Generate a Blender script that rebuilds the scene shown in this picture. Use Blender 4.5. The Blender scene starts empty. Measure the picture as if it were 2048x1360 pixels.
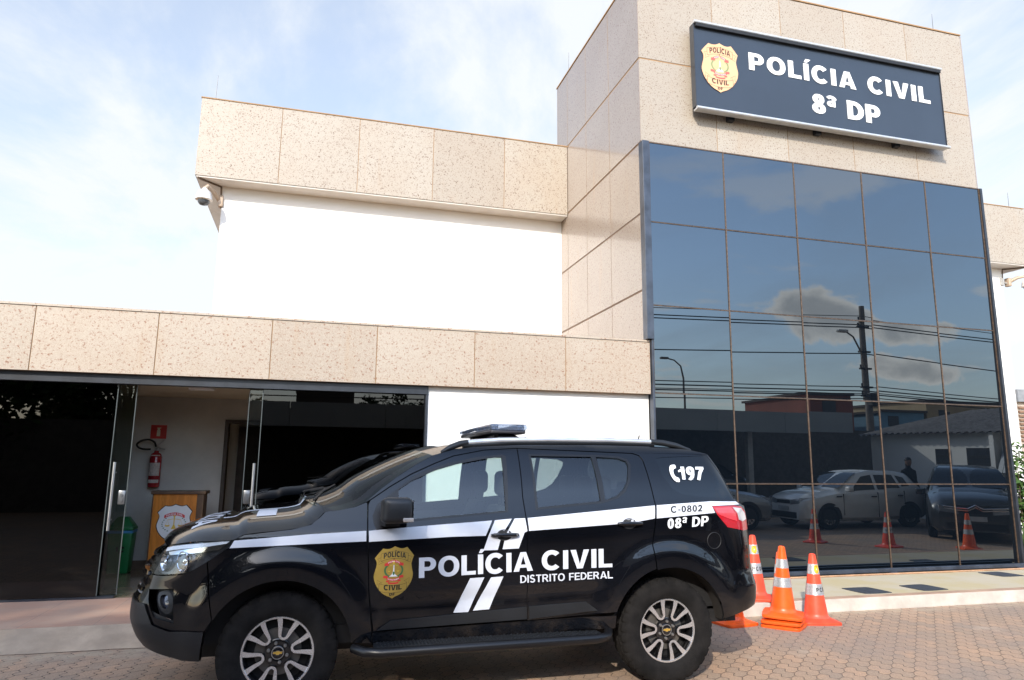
import bpy, bmesh, math, random
from mathutils import Vector, Matrix, geometry
R = math.radians
random.seed(7)
scene = bpy.context.scene
COL = scene.collection

# ------------------------------------------------------------------ camera
cd = bpy.data.cameras.new('camera'); cam = bpy.data.objects.new('camera', cd); COL.objects.link(cam)
cd.sensor_width = 36.0; cd.lens = 1400.0/2048*36; cd.clip_end = 2000; cd.clip_start = 0.05
def cam_axes(pitch, roll, yaw):
    cy, sy = math.cos(yaw), math.sin(yaw)
    F = Vector((sy*math.cos(pitch), cy*math.cos(pitch), math.sin(pitch)))
    R0 = Vector((cy, -sy, 0)); U0 = R0.cross(F)
    Rr = R0*math.cos(roll)+U0*math.sin(roll); U = Rr.cross(F)
    return Rr, U, F
_r, _u, _f = cam_axes(R(10.17), R(.49), R(15.54))
cam.matrix_world = Matrix(((_r.x, _u.x, -_f.x, 0), (_r.y, _u.y, -_f.y, 0), (_r.z, _u.z, -_f.z, 1.614), (0, 0, 0, 1)))
scene.camera = cam

# ------------------------------------------------------------------ sun, sky, exposure
SUN_AZ, SUN_EL = R(31), R(29)            # azimuth measured from straight behind the viewer's facade normal, towards the left
sun_dir = Vector((-math.sin(SUN_AZ)*math.cos(SUN_EL), -math.cos(SUN_AZ)*math.cos(SUN_EL), math.sin(SUN_EL)))
sl = bpy.data.lights.new('sun', 'SUN'); sl.energy = 3.6; sl.angle = R(.6); sl.color = (1.0, .93, .82)
so = bpy.data.objects.new('sun', sl); COL.objects.link(so)
so.rotation_euler = sun_dir.to_track_quat('Z', 'Y').to_euler(); so.location = (-20, -30, 30)
w = bpy.data.worlds.new('World'); scene.world = w; w.use_nodes = True
nt = w.node_tree; N = nt.nodes; L = nt.links; N.clear()
wo = N.new('ShaderNodeOutputWorld'); bg = N.new('ShaderNodeBackground'); sky = N.new('ShaderNodeTexSky')
sky.sky_type = 'NISHITA'; sky.sun_disc = False; sky.sun_elevation = SUN_EL; sky.sun_rotation = math.pi+SUN_AZ
sky.air_density = 1.0; sky.dust_density = .8; sky.ozone_density = 1.5
tc = N.new('ShaderNodeTexCoord'); sep = N.new('ShaderNodeSeparateXYZ'); L.new(tc.outputs['Generated'], sep.inputs[0])
def wmath(op, a, b=None, c=None):
    n = N.new('ShaderNodeMath'); n.operation = op
    for i, v in enumerate((a, b, c)):
        if v is None: continue
        if isinstance(v, (int, float)): n.inputs[i].default_value = v
        else: L.new(v, n.inputs[i])
    return n.outputs[0]
BANKS = ((.83, .255, .155, .055), (1.03, .225, .10, .030), (1.0, .155, .13, .028), (.46, .30, .05, .05))
# clouds live on a flat layer: direction divided by its height
zz = wmath('MAXIMUM', sep.outputs[2], .06)
cx = wmath('DIVIDE', sep.outputs[0], wmath('ADD', zz, .12)); cyv = wmath('DIVIDE', sep.outputs[1], wmath('ADD', zz, .12))
cmb = N.new('ShaderNodeCombineXYZ'); L.new(cx, cmb.inputs[0]); L.new(cyv, cmb.inputs[1])
def wnoise(scale, det, rough, dist, vec, off):
    mp = N.new('ShaderNodeMapping'); mp.inputs['Location'].default_value = off[0]; mp.inputs['Scale'].default_value = off[1]
    L.new(vec, mp.inputs[0]); n = N.new('ShaderNodeTexNoise'); n.inputs['Scale'].default_value = scale
    n.inputs['Detail'].default_value = det; n.inputs['Roughness'].default_value = rough; n.inputs['Distortion'].default_value = dist
    L.new(mp.outputs[0], n.inputs['Vector']); return n.outputs['Fac']
def wramp(v, a, b, lo=0.0, hi=1.0):
    n = N.new('ShaderNodeMapRange'); n.interpolation_type = 'SMOOTHSTEP'; L.new(v, n.inputs[0])
    n.inputs[1].default_value = a; n.inputs[2].default_value = b; n.inputs[3].default_value = lo; n.inputs[4].default_value = hi
    return n.outputs[0]
cirrus = wramp(wnoise(.9, 9, .62, .6, cmb.outputs[0], ((3.1, .4, 0), (.85, .42, 1))), .40, .66)
front = wramp(sep.outputs[1], -.25, .55)                 # thin bright veil lies over the far side of the sky
veil = wmath('MULTIPLY', wmath('ADD', wmath('MULTIPLY', cirrus, .80), .44), wmath('ADD', wmath('MULTIPLY', front, .80), .20))
low = wramp(sep.outputs[2], .02, .42, .42, 0.0)
veil = wmath('MINIMUM', wmath('ADD', veil, low), .97)
cum = wramp(wnoise(1.15, 8, .55, .2, cmb.outputs[0], ((1.7, 5.2, .3), (1, 1.5, 1))), .50, .58)
# a few cumulus banks low over the street behind the viewer
yb = wmath('MAXIMUM', wmath('MULTIPLY', sep.outputs[1], -1.0), .05); px_ = wmath('DIVIDE', sep.outputs[0], yb); pz_ = wmath('DIVIDE', sep.outputs[2], yb)
cb2 = N.new('ShaderNodeCombineXYZ'); L.new(px_, cb2.inputs[0]); L.new(pz_, cb2.inputs[1])
puff = wnoise(7.5, 8, .6, .3, cb2.outputs[0], ((0, 0, 0), (1, 1.6, 1)))
bank = None
for bx, bz, rx, rz in BANKS:
    e = wmath('ADD', wmath('POWER', wmath('ABSOLUTE', wmath('DIVIDE', wmath('SUBTRACT', px_, bx), rx)), 2.0), wmath('POWER', wmath('ABSOLUTE', wmath('DIVIDE', wmath('SUBTRACT', pz_, bz), rz)), 2.0))
    k = wmath('SUBTRACT', wmath('ADD', 1.0, wmath('MULTIPLY', wmath('SUBTRACT', puff, .5), 3.2)), e)
    bank = k if bank is None else wmath('MAXIMUM', bank, k)
shade = wramp(bank, .15, 1.1)
bank = wramp(bank, .05, .45)
cum = wmath('MULTIPLY', cum, wmath('SUBTRACT', 1.0, wramp(sep.outputs[1], -.35, .1)))
cum = wmath('MULTIPLY', cum, wramp(sep.outputs[2], .5, .28))
bri = N.new('ShaderNodeMix'); bri.data_type = 'RGBA'
ss = N.new('ShaderNodeVectorMath'); ss.operation = 'SCALE'; L.new(sky.outputs[0], ss.inputs[0]); L.new(wramp(sep.outputs[1], .25, -.6, 1.5, 3.0), ss.inputs['Scale'])
L.new(veil, bri.inputs[0]); L.new(ss.outputs[0], bri.inputs[6]); bri.inputs[7].default_value = (4.7, 4.9, 5.1, 1)
cc = N.new('ShaderNodeMix'); cc.data_type = 'RGBA'; L.new(shade, cc.inputs[0]); cc.inputs[6].default_value = (12.5, 11.6, 10.6, 1); cc.inputs[7].default_value = (6.6, 6.4, 6.2, 1)
b2 = N.new('ShaderNodeMix'); b2.data_type = 'RGBA'; L.new(wmath('MULTIPLY', wmath('MAXIMUM', wmath('MULTIPLY', cum, .5), bank), wmath('MULTIPLY', wramp(sep.outputs[1], -.05, -.25), .9)), b2.inputs[0]); L.new(bri.outputs[2], b2.inputs[6]); L.new(cc.outputs[2], b2.inputs[7])
L.new(b2.outputs[2], bg.inputs[0]); bg.inputs[1].default_value = .15; L.new(bg.outputs[0], wo.inputs[0])
scene.view_settings.view_transform = 'Standard'; scene.view_settings.look = 'None'; scene.view_settings.exposure = .45; scene.view_settings.gamma = 1.0
scene.cycles.max_bounces = 8; scene.cycles.transparent_max_bounces = 16; scene.cycles.caustics_reflective = False; scene.cycles.caustics_refractive = False

# ------------------------------------------------------------------ materials
def newmat(name):
    m = bpy.data.materials.new(name); m.use_nodes = True; nt = m.node_tree
    return m, nt, nt.nodes, nt.links, nt.nodes['Principled BSDF']
def nmath(nt, op, a, b=None, c=None):
    n = nt.nodes.new('ShaderNodeMath'); n.operation = op
    for i, v in enumerate((a, b, c)):
        if v is None: continue
        if isinstance(v, (int, float)): n.inputs[i].default_value = v
        else: nt.links.new(v, n.inputs[i])
    return n.outputs[0]
def nnoise(nt, vec, scale, det=3, rough=.5, dist=0.0):
    n = nt.nodes.new('ShaderNodeTexNoise'); n.inputs['Scale'].default_value = scale; n.inputs['Detail'].default_value = det
    n.inputs['Roughness'].default_value = rough; n.inputs['Distortion'].default_value = dist
    if vec: nt.links.new(vec, n.inputs['Vector'])
    return n.outputs['Fac']
def nramp(nt, v, a, b, lo=0.0, hi=1.0):
    n = nt.nodes.new('ShaderNodeMapRange'); n.interpolation_type = 'SMOOTHSTEP'; nt.links.new(v, n.inputs[0])
    n.inputs[1].default_value = a; n.inputs[2].default_value = b; n.inputs[3].default_value = lo; n.inputs[4].default_value = hi
    return n.outputs[0]
def nmix(nt, f, a, b):
    n = nt.nodes.new('ShaderNodeMix'); n.data_type = 'RGBA'
    if isinstance(f, (int, float)): n.inputs[0].default_value = f
    else: nt.links.new(f, n.inputs[0])
    for i, v in ((6, a), (7, b)):
        if isinstance(v, tuple): n.inputs[i].default_value = (v[0], v[1], v[2], 1)
        else: nt.links.new(v, n.inputs[i])
    return n.outputs[2]
def nbump(nt, h, strength, dist, bs):
    n = nt.nodes.new('ShaderNodeBump'); n.inputs['Strength'].default_value = strength; n.inputs['Distance'].default_value = dist
    nt.links.new(h, n.inputs['Height']); nt.links.new(n.outputs[0], bs.inputs['Normal'])
MATS = {}
def mat(name, col, rough=.5, metal=0.0, spec=.5, coat=0.0, var=.12, vs=6.0, bump=0.0, bs=60.0, rvar=.0):
    if name in MATS: return MATS[name]
    m, nt, n, l, b = newmat(name)
    tcn = n.new('ShaderNodeTexCoord')
    f = nnoise(nt, tcn.outputs['Object'], vs, 5, .6)
    lo = tuple(c*(1-var) for c in col); hi = tuple(min(1, c*(1+var)) for c in col)
    l.new(nmix(nt, nramp(nt, f, .3, .7), lo, hi), b.inputs['Base Color'])
    if rvar:
        l.new(nramp(nt, nnoise(nt, tcn.outputs['Object'], vs*2.3, 6, .6), .3, .7, max(0, rough-rvar), rough+rvar), b.inputs['Roughness'])
    else: b.inputs['Roughness'].default_value = rough
    b.inputs['Metallic'].default_value = metal; b.inputs['Specular IOR Level'].default_value = spec
    b.inputs['Coat Weight'].default_value = coat; b.inputs['Coat Roughness'].default_value = .02
    if bump: nbump(nt, nnoise(nt, tcn.outputs['Object'], bs, 4, .6), bump, .01, b)
    MATS[name] = m; return m
def glass(name, tint, ior=1.5, rough=0.0, body=None, film=(1, 1, 1)):
    """thin pane: Fresnel mirror over tinted clear glass, optionally with an opaque dark body"""
    if name in MATS: return MATS[name]
    m = bpy.data.materials.new(name); m.use_nodes = True; nt = m.node_tree; n = nt.nodes; l = nt.links; n.clear()
    o = n.new('ShaderNodeOutputMaterial'); mx = n.new('ShaderNodeMixShader'); fr = n.new('ShaderNodeFresnel'); fr.inputs[0].default_value = ior
    g = n.new('ShaderNodeBsdfGlossy'); g.inputs['Roughness'].default_value = rough; g.inputs[0].default_value = (*film, 1)
    t = n.new('ShaderNodeBsdfTransparent'); t.inputs[0].default_value = (*tint, 1)
    geo = n.new('ShaderNodeNewGeometry')       # keep the Fresnel of the outside on both faces
    gi = n.new('ShaderNodeMix'); gi.inputs[2].default_value = ior; gi.inputs[3].default_value = 1.0/ior
    l.new(geo.outputs['Backfacing'], gi.inputs[0]); l.new(gi.outputs[0], fr.inputs[0])
    l.new(fr.outputs[0], mx.inputs[0]); l.new(t.outputs[0], mx.inputs[1]); l.new(g.outputs[0], mx.inputs[2])
    if body:
        d = n.new('ShaderNodeBsdfDiffuse'); d.inputs[0].default_value = (*body[0], 1); m2 = n.new('ShaderNodeMixShader'); m2.inputs[0].default_value = body[1]
        l.new(t.outputs[0], m2.inputs[1]); l.new(d.outputs[0], m2.inputs[2]); l.new(m2.outputs[0], mx.inputs[1])
    l.new(mx.outputs[0], o.inputs[0]); MATS[name] = m; return m

def granite(name, base, tone2, fleck, scale, gloss, fl_lo=.575, fl_hi=.63, coat=0.0):
    m, nt, n, l, b = newmat(name)
    tcn = n.new('ShaderNodeTexCoord'); v = tcn.outputs['Object']
    c = nmix(nt, nramp(nt, nnoise(nt, v, .9, 4, .6), .35, .68), base, tone2)
    att = n.new('ShaderNodeAttribute'); att.attribute_name = 'slab'          # each slab has its own tone
    c = nmix(nt, nmath(nt, 'MULTIPLY', att.outputs['Fac'], .55), c, tuple(x*.80 for x in tone2))
    g = nnoise(nt, v, scale*2.6, 4, .7)
    c = nmix(nt, nramp(nt, g, .44, .62, 0, .55), c, tuple(min(1, x*1.2) for x in base))
    f = nramp(nt, nnoise(nt, v, scale, 2.5, .55, .8), fl_lo, fl_hi)
    f2 = nramp(nt, nnoise(nt, v, scale*.5, 2, .5), .42, .58, .25, 1)
    c = nmix(nt, nmath(nt, 'MULTIPLY', nmath(nt, 'MULTIPLY', f, f2), .95), c, fleck)
    sm = nramp(nt, nnoise(nt, v, scale*1.9, 2, .5, .6), .63, .70)
    c = nmix(nt, nmath(nt, 'MULTIPLY', sm, .5), c, tuple(x*.8 for x in fleck))
    # rusty weather streaks
    mp = n.new('ShaderNodeMapping'); mp.inputs['Scale'].default_value = (3, 3, .35); l.new(v, mp.inputs[0])
    st = nramp(nt, nnoise(nt, mp.outputs[0], 1.6, 4, .6), .56, .8, 0, .28)
    c = nmix(nt, st, c, (.36, .22, .11))
    l.new(c, b.inputs['Base Color']); b.inputs['Coat Weight'].default_value = coat; b.inputs['Coat Roughness'].default_value = .06; b.inputs['Roughness'].default_value = gloss; b.inputs['Specular IOR Level'].default_value = .5
    nbump(nt, g, .12, .004, b)
    return m
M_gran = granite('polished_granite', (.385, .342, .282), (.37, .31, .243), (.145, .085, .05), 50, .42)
M_gran_side = granite('polished_granite_side_shaded', (.315, .262, .215), (.28, .225, .178), (.20, .13, .09), 40, .25, coat=.8)  # darker copy of the granite: the side's weaker sunlight is in the colour
M_gran_far = granite('reddish_granite', (.41, .348, .278), (.385, .308, .232), (.24, .12, .07), 40, .42)
M_grout = mat('grout', (.33, .20, .10), .9, vs=3); M_grout2 = mat('brown_groove', (.17, .11, .075), .9, vs=3)
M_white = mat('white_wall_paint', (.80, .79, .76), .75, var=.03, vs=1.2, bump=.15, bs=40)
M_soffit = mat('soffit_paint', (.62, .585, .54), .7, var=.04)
M_dark = mat('dark_metal', (.022, .026, .034), .35, .0, .5, var=.25)
M_frame = mat('bronze_frame', (.125, .082, .055), .45, .4, .5, var=.3, vs=25)
M_frame2 = mat('blue_black_cladding', (.045, .055, .075), .32, .2, .5, var=.35, vs=4)
M_black = mat('matt_black', (.010, .010, .011), .6, var=.2)
M_lock = mat('lock_metal', (.20, .205, .21), .3, .7); M_steel = mat('brushed_steel', (.55, .56, .57), .28, .9, .5, var=.08)
M_chrome = mat('chrome', (.75, .76, .78), .08, 1.0, .5, var=.03)
M_conc = mat('concrete', (.41, .31, .22), .9, var=.2, vs=2.5, bump=.4, bs=25)

def sstep(a,b,x):
    t=(x-a)/(b-a); t=0.0 if t<0 else 1.0 if t>1 else t
    return t*t*(3-2*t)
def interp(x,pts):
    if x<=pts[0][0]: return pts[0][1]
    for i in range(len(pts)-1):
        a,b=pts[i],pts[i+1]
        if x<=b[0]: return a[1]+(b[1]-a[1])*(x-a[0])/(b[0]-a[0])
    return pts[-1][1]
def cinterp(x,pts):
    # smooth (catmull) 1-D interpolation
    n=len(pts)
    if x<=pts[0][0]: return pts[0][1]
    if x>=pts[-1][0]: return pts[-1][1]
    for i in range(n-1):
        if x<=pts[i+1][0]: break
    x0,y0=pts[i]; x1,y1=pts[i+1]; h=x1-x0
    def sl(j):
        if j==0 or j==n-1:
            k=min(max(j,1),n-1); return (pts[k][1]-pts[k-1][1])/(pts[k][0]-pts[k-1][0])
        d0=(pts[j][1]-pts[j-1][1])/(pts[j][0]-pts[j-1][0]); d1=(pts[j+1][1]-pts[j][1])/(pts[j+1][0]-pts[j][0])
        return 0.0 if d0*d1<=0 else 2*d0*d1/(d0+d1)
    m0,m1=sl(i),sl(i+1); t=(x-x0)/h
    return (2*t**3-3*t*t+1)*y0+(t**3-2*t*t+t)*h*m0+(-2*t**3+3*t*t)*y1+(t**3-t*t)*h*m1
CAR_Y=6.0
PLAN=[(-1.165,0),(-1.16,.3),(-1.125,.5),(-1.055,.70),(-.93,.825),(-.72,.9),(-.45,.93),(.2,.935),(1.2,.935),(2.2,.935),(2.9,.93),(3.28,.905),(3.42,.855),(3.50,.775),(3.58,.55),(3.63,.25),(3.64,0)]
def _cr(p0,p1,p2,p3,t):
    return tuple(.5*(2*b+(c-a)*t+(2*a-5*b+4*c-d)*t*t+(3*b-a-3*c+d)*t**3) for a,b,c,d in zip(p0,p1,p2,p3))
def _dense():
    P=[(PLAN[1][0],-PLAN[1][1])]+PLAN+[(PLAN[-2][0],-PLAN[-2][1])]
    out=[]
    for i in range(1,len(P)-2):
        for k in range(16): out.append(_cr(P[i-1],P[i],P[i+1],P[i+2],k/16))
    out.append(PLAN[-1])
    u=[0.0]
    for a,b in zip(out,out[1:]): u.append(u[-1]+math.hypot(b[0]-a[0],b[1]-a[1]))
    i0=min(range(len(out)),key=lambda i:abs(out[i][0]-1.2)); s=out[i0][0]-u[i0]
    return [(q+s,p[0],p[1]) for q,p in zip(u,out)]
PL=_dense(); UMIN,UMAX=PL[0][0],PL[-1][0]
def plan(u):
    # -> x, yhalf, outward normal (nx, ny)
    u=min(max(u,UMIN),UMAX)
    lo,hi=0,len(PL)-1
    while hi-lo>1:
        m=(lo+hi)//2
        if PL[m][0]<=u: lo=m
        else: hi=m
    a,b=PL[lo],PL[hi]; t=(u-a[0])/(b[0]-a[0])
    def tan(i):
        i0,i1=max(i-1,0),min(i+1,len(PL)-1)
        if i==0: return (0.0,1.0)
        if i==len(PL)-1: return (0.0,-1.0)
        dx,dy=PL[i1][1]-PL[i0][1],PL[i1][2]-PL[i0][2]; l=math.hypot(dx,dy); return dx/l,dy/l
    ta,tb=tan(lo),tan(hi); tx=ta[0]*(1-t)+tb[0]*t; ty=ta[1]*(1-t)+tb[1]*t; l=math.hypot(tx,ty)
    return a[1]+(b[1]-a[1])*t, a[2]+(b[2]-a[2])*t, -ty/l, tx/l
PROF=[(.30,.12),(.40,.07),(.50,.038),(.62,.022),(.76,.012),(.90,.004),(1.0,0),(1.08,.001),(1.15,.012),(1.22,.036),(1.30,.062),(1.42,.098),(1.55,.145),(1.66,.195),(1.73,.24),(1.79,.31)]
FR=[(.30,.16),(.40,.10),(.50,.03),(.60,.0),(.70,.005),(.80,.04),(.88,.055),(.95,.075),(1.02,.105),(1.08,.16),(1.14,.24)]
RE=[(.42,.07),(.50,.0),(.58,-.03),(.68,-.035),(.74,-.02),(.82,.0),(1.0,.005),(1.12,.012),(1.22,.018),(1.30,.03),(1.40,.09),(1.72,.30)]
WF,WR,HUBZ=-.157,2.688,.385
def inset(u,z):
    sh=.07*min(max(u-.7,0),2.0)*sstep(.75,1.12,z)*(1-sstep(1.42,1.72,z))
    I=cinterp(z-sh,PROF)
    for xw in (WF,WR):
        r=math.hypot(u-xw,(z-.40))
        I-=.036*(1-sstep(.53,.70,r))*sstep(.2,.42,z)
    wf=sstep(-.55,-1.15,u); wr=sstep(3.15,3.45,u)
    if wf>0: I=I*(1-wf)+wf*cinterp(z,FR)
    if wr>0: I=I*(1-wr)+wr*cinterp(z,RE)
    # soft body crease along the lower door
    I+=.010*math.exp(-((z-.66-.02*u)/.05)**2)*sstep(.3,.6,u)*(1-sstep(2.0,2.3,u))
    return I
def S(u,z,off=0.0,side=-1):
    x,y,nx,ny=plan(u); I=inset(u,z)-off
    return (x-nx*I, CAR_Y+side*(y-ny*I), z)
# ------------------------------------------------------------------ mesh building helpers
def kind(o, k='structure'): o['kind'] = k; return o
def tag(o, label, cat, group=None):
    o['label'] = label; o['category'] = cat
    if group: o['group'] = group
    return o
def thing(name, label, cat, loc=(0, 0, 0), rz=0.0, group=None):
    o = bpy.data.objects.new(name, None); COL.objects.link(o); o.location = loc; o.rotation_euler = (0, 0, rz)
    o.empty_display_size = .2
    return tag(o, label, cat, group)
def wmat(o):
    m = o.matrix_basis.copy()
    while o.parent: o = o.parent; m = o.matrix_basis @ m
    return m
def copy_tree(o, parent=None):
    c = o.copy(); COL.objects.link(c); c.parent = parent
    for ch in [x for x in bpy.data.objects if x.parent == o]: copy_tree(ch, c)
    return c
class MB:
    def __init__(s): s.v = []; s.f = []; s.m = []; s.slab = []
    def add(s, vs, fs, m=0, slab=0.0):
        o = len(s.v); s.v += [tuple(p) for p in vs]
        for f in fs: s.f.append(tuple(i+o for i in f)); s.m.append(m); s.slab.append(slab)
        return s
    def box(s, a, b, m=0, slab=0.0):
        x0, y0, z0 = (min(p, q) for p, q in zip(a, b)); x1, y1, z1 = (max(p, q) for p, q in zip(a, b))
        return s.add([(x0, y0, z0), (x1, y0, z0), (x1, y1, z0), (x0, y1, z0), (x0, y0, z1), (x1, y0, z1), (x1, y1, z1), (x0, y1, z1)],
                     [(0, 3, 2, 1), (4, 5, 6, 7), (0, 1, 5, 4), (1, 2, 6, 5), (2, 3, 7, 6), (3, 0, 4, 7)], m, slab)
    def hexa(s, p8, m=0): return s.add(p8, [(0, 3, 2, 1), (4, 5, 6, 7), (0, 1, 5, 4), (1, 2, 6, 5), (2, 3, 7, 6), (3, 0, 4, 7)], m)
    def rbox(s, a, b, r, m=0, seg=2):
        bm = bmesh.new(); c = [(p+q)/2 for p, q in zip(a, b)]; d = [abs(q-p) for p, q in zip(a, b)]
        bmesh.ops.create_cube(bm, size=1, matrix=Matrix.Translation(c) @ Matrix.Diagonal((*d, 1)))
        bmesh.ops.bevel(bm, geom=bm.edges[:], offset=r, segments=seg, profile=.5, affect='EDGES')
        bm.verts.index_update(); s.add([v.co[:] for v in bm.verts], [[v.index for v in f.verts] for f in bm.faces], m); bm.free(); return s
    def tube(s, pts, r, n=8, m=0, cap=True):
        pts = [Vector(p) for p in pts]; rs = r if isinstance(r, (list, tuple)) else [r]*len(pts)
        vs = []; fs = []; up = None
        for i, p in enumerate(pts):
            t = (pts[min(i+1, len(pts)-1)]-pts[max(i-1, 0)]).normalized()
            if up is None: up = t.orthogonal().normalized()
            up = (up-t*up.dot(t)).normalized(); q = t.cross(up)
            for k in range(n):
                a = 2*math.pi*k/n; vs.append(p+(up*math.cos(a)+q*math.sin(a))*rs[i])
        for i in range(len(pts)-1):
            for k in range(n): fs.append((i*n+k, i*n+(k+1) % n, (i+1)*n+(k+1) % n, (i+1)*n+k))
        if cap: fs.append(tuple(range(n))[::-1]); fs.append(tuple((len(pts)-1)*n+k for k in range(n)))
        return s.add(vs, fs, m)
    def lathe(s, prof, n=24, m=0, axis='z', c=(0, 0, 0)):
        """prof: list of (r, h) ; closed by faces on the axis when r == 0"""
        vs = []; fs = []
        for r, h in prof:
            for k in range(n):
                a = 2*math.pi*k/n; x, y = r*math.cos(a), r*math.sin(a)
                p = (x, y, h) if axis == 'z' else (x, h, y) if axis == 'y' else (h, x, y)
                vs.append(tuple(q+d for q, d in zip(p, c)))
        for i in range(len(prof)-1):
            for k in range(n):
                q = (i*n+k, i*n+(k+1) % n, (i+1)*n+(k+1) % n, (i+1)*n+k)
                fs.append(q if axis == 'z' else q[::-1])
        return s.add(vs, fs, m)
    def prism(s, poly, fn0, fn1, m=0, m_side=None):
        """poly in 2-D; fn0/fn1 map a 2-D point to the front/back 3-D point"""
        n = len(poly); tri = geometry.tessellate_polygon([[Vector((x, y, 0)) for x, y in poly]])
        s.add([fn0(*p) for p in poly], tri, m); s.add([fn1(*p) for p in poly], [t[::-1] for t in tri], m if m_side is None else m_side)
        s.add([fn0(*p) for p in poly]+[fn1(*p) for p in poly], [(i, (i+1) % n, n+(i+1) % n, n+i) for i in range(n)], m if m_side is None else m_side)
        return s
    def build(s, name, mats, parent=None, smooth=None, loc=None, bevel=0.0, fix=True, normals=None):
        me = bpy.data.meshes.new(name); vs = s.v
        if parent is not None:
            inv = wmat(parent).inverted(); vs = [inv @ Vector(p) for p in vs]
        elif loc is not None: vs = [Vector(p)-Vector(loc) for p in vs]
        me.from_pydata([tuple(p) for p in vs], [], s.f)
        for m in (mats if isinstance(mats, (list, tuple)) else [mats]): me.materials.append(m)
        me.polygons.foreach_set('material_index', s.m)
        at = me.attributes.new('slab', 'FLOAT', 'FACE'); at.data.foreach_set('value', s.slab)
        if fix or bevel:
            bm = bmesh.new(); bm.from_mesh(me)
            if fix: bmesh.ops.recalc_face_normals(bm, faces=bm.faces[:])
            if bevel:
                es = [e for e in bm.edges if len(e.link_faces) == 2 and e.calc_face_angle(0) > .6]
                bmesh.ops.bevel(bm, geom=es, offset=bevel, segments=2, profile=.5, affect='EDGES')
            bm.to_mesh(me); bm.free()
        if smooth is not None:
            me.polygons.foreach_set('use_smooth', [True]*len(me.polygons)); me.set_sharp_from_angle(angle=R(smooth))
        me.update()
        if normals: me.polygons.foreach_set('use_smooth', [True]*len(me.polygons)); me.normals_split_custom_set_from_vertices(normals)
        o = bpy.data.objects.new(name, me); COL.objects.link(o)
        if parent is not None: o.parent = parent
        elif loc is not None: o.location = loc
        return o
def inpoly(x, y, poly):
    c = False; n = len(poly); j = n-1
    for i in range(n):
        xi, yi = poly[i]; xj, yj = poly[j]
        if (yi > y) != (yj > y) and x < (xj-xi)*(y-yi)/(yj-yi)+xi: c = not c
        j = i
    return c
def smooth_poly(P, n=5, corners=()):
    """closed Catmull-Rom through P; indices in corners stay sharp"""
    out = []; m = len(P)
    for i in range(m):
        p0, p1, p2, p3 = P[i-1], P[i], P[(i+1) % m], P[(i+2) % m]
        if i in corners: p0 = p1
        if (i+1) % m in corners: p3 = p2
        for k in range(n): out.append(_cr(p0, p1, p2, p3, k/n))
    return out
def subdiv(poly, step):
    out = []
    for a, b in zip(poly, poly[1:]+poly[:1]):
        d = math.hypot(b[0]-a[0], b[1]-a[1]); k = max(1, int(math.ceil(d/step)))
        for i in range(k): out.append((a[0]+(b[0]-a[0])*i/k, a[1]+(b[1]-a[1])*i/k))
    return out
def cdt(poly, holes=(), step=.03):
    """constrained triangulation of a 2-D region with a regular grid of inner points"""
    loops = [subdiv(list(p), step) for p in [poly]+list(holes)]
    pts = []; edges = []
    for lp in loops:
        o = len(pts); pts += [Vector(p) for p in lp]; edges += [(o+i, o+(i+1) % len(lp)) for i in range(len(lp))]
    xs = [p[0] for p in loops[0]]; ys = [p[1] for p in loops[0]]
    cell = {}
    for p in pts: cell.setdefault((int(p.x//step), int(p.y//step)), []).append(p)
    nx = int((max(xs)-min(xs))/step)+1; ny = int((max(ys)-min(ys))/step)+1
    for i in range(nx+1):
        for j in range(ny+1):
            x = min(xs)+(i+.5*(j % 2))*step; y = min(ys)+j*step
            if not inpoly(x, y, loops[0]) or any(inpoly(x, y, h) for h in loops[1:]): continue
            cx, cy = int(x//step), int(y//step); q = Vector((x, y))
            if any((q-p).length < .45*step for a in (-1, 0, 1) for b in (-1, 0, 1) for p in cell.get((cx+a, cy+b), ())): continue
            pts.append(q)
    V, E, F, *_ = geometry.delaunay_2d_cdt(pts, edges, [], 0, 1e-6)
    keep = []
    for f in F:
        x = sum(V[i].x for i in f)/3; y = sum(V[i].y for i in f)/3
        if inpoly(x, y, loops[0]) and not any(inpoly(x, y, h) for h in loops[1:]): keep.append(tuple(f))
    return [(p.x, p.y) for p in V], keep, loops
def skin(name, poly, fn, mats, parent, holes=(), step=.03, rim=.015, off=0.0, mi=0):
    """curved sheet: fn(u, v, offset) -> point; edges are turned in by rim; shading normals come from the surface itself"""
    V, F, loops = cdt(poly, holes, step)
    e = 2e-3; used = sorted({i for f in F for i in f}); idx = {i: k for k, i in enumerate(used)}
    mb = MB(); vs = []; ns = []
    for i in used:
        u, v = V[i]; p = Vector(fn(u, v, off))
        n = (Vector(fn(u+e, v, off))-Vector(fn(u-e, v, off))).cross(Vector(fn(u, v+e, off))-Vector(fn(u, v-e, off)))
        o = Vector(fn(u, v, off+.01))-p
        n = n.normalized() if n.length > 1e-9 else o.normalized()
        if n.dot(o) < 0: n = -n
        vs.append(p); ns.append(n)
    # orient faces
    fs = []
    for f in F:
        a, b, c = (idx[i] for i in f); fn_ = (vs[b]-vs[a]).cross(vs[c]-vs[a])
        fs.append((a, b, c) if fn_.dot(ns[a]+ns[b]+ns[c]) > 0 else (a, c, b))
    mb.add(vs, fs, mi)
    if rim:
        for lp in loops:
            A = [Vector(fn(u, v, off)) for u, v in lp]; B = [Vector(fn(u, v, off-rim)) for u, v in lp]; n = len(lp); k0 = len(mb.v)
            mb.add(A+B, [(i, (i+1) % n, n+(i+1) % n, n+i) for i in range(n)], mi)
            for i in range(2*n):
                d = (A[i % n]-B[i % n]); ns.append(d.normalized() if d.length > 1e-9 else Vector((0, 0, 1)))
    inv = wmat(parent).inverted().to_3x3() if parent else Matrix.Identity(3)
    return mb.build(name, mats, parent, fix=False, normals=[(inv @ n).normalized() for n in ns])
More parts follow.
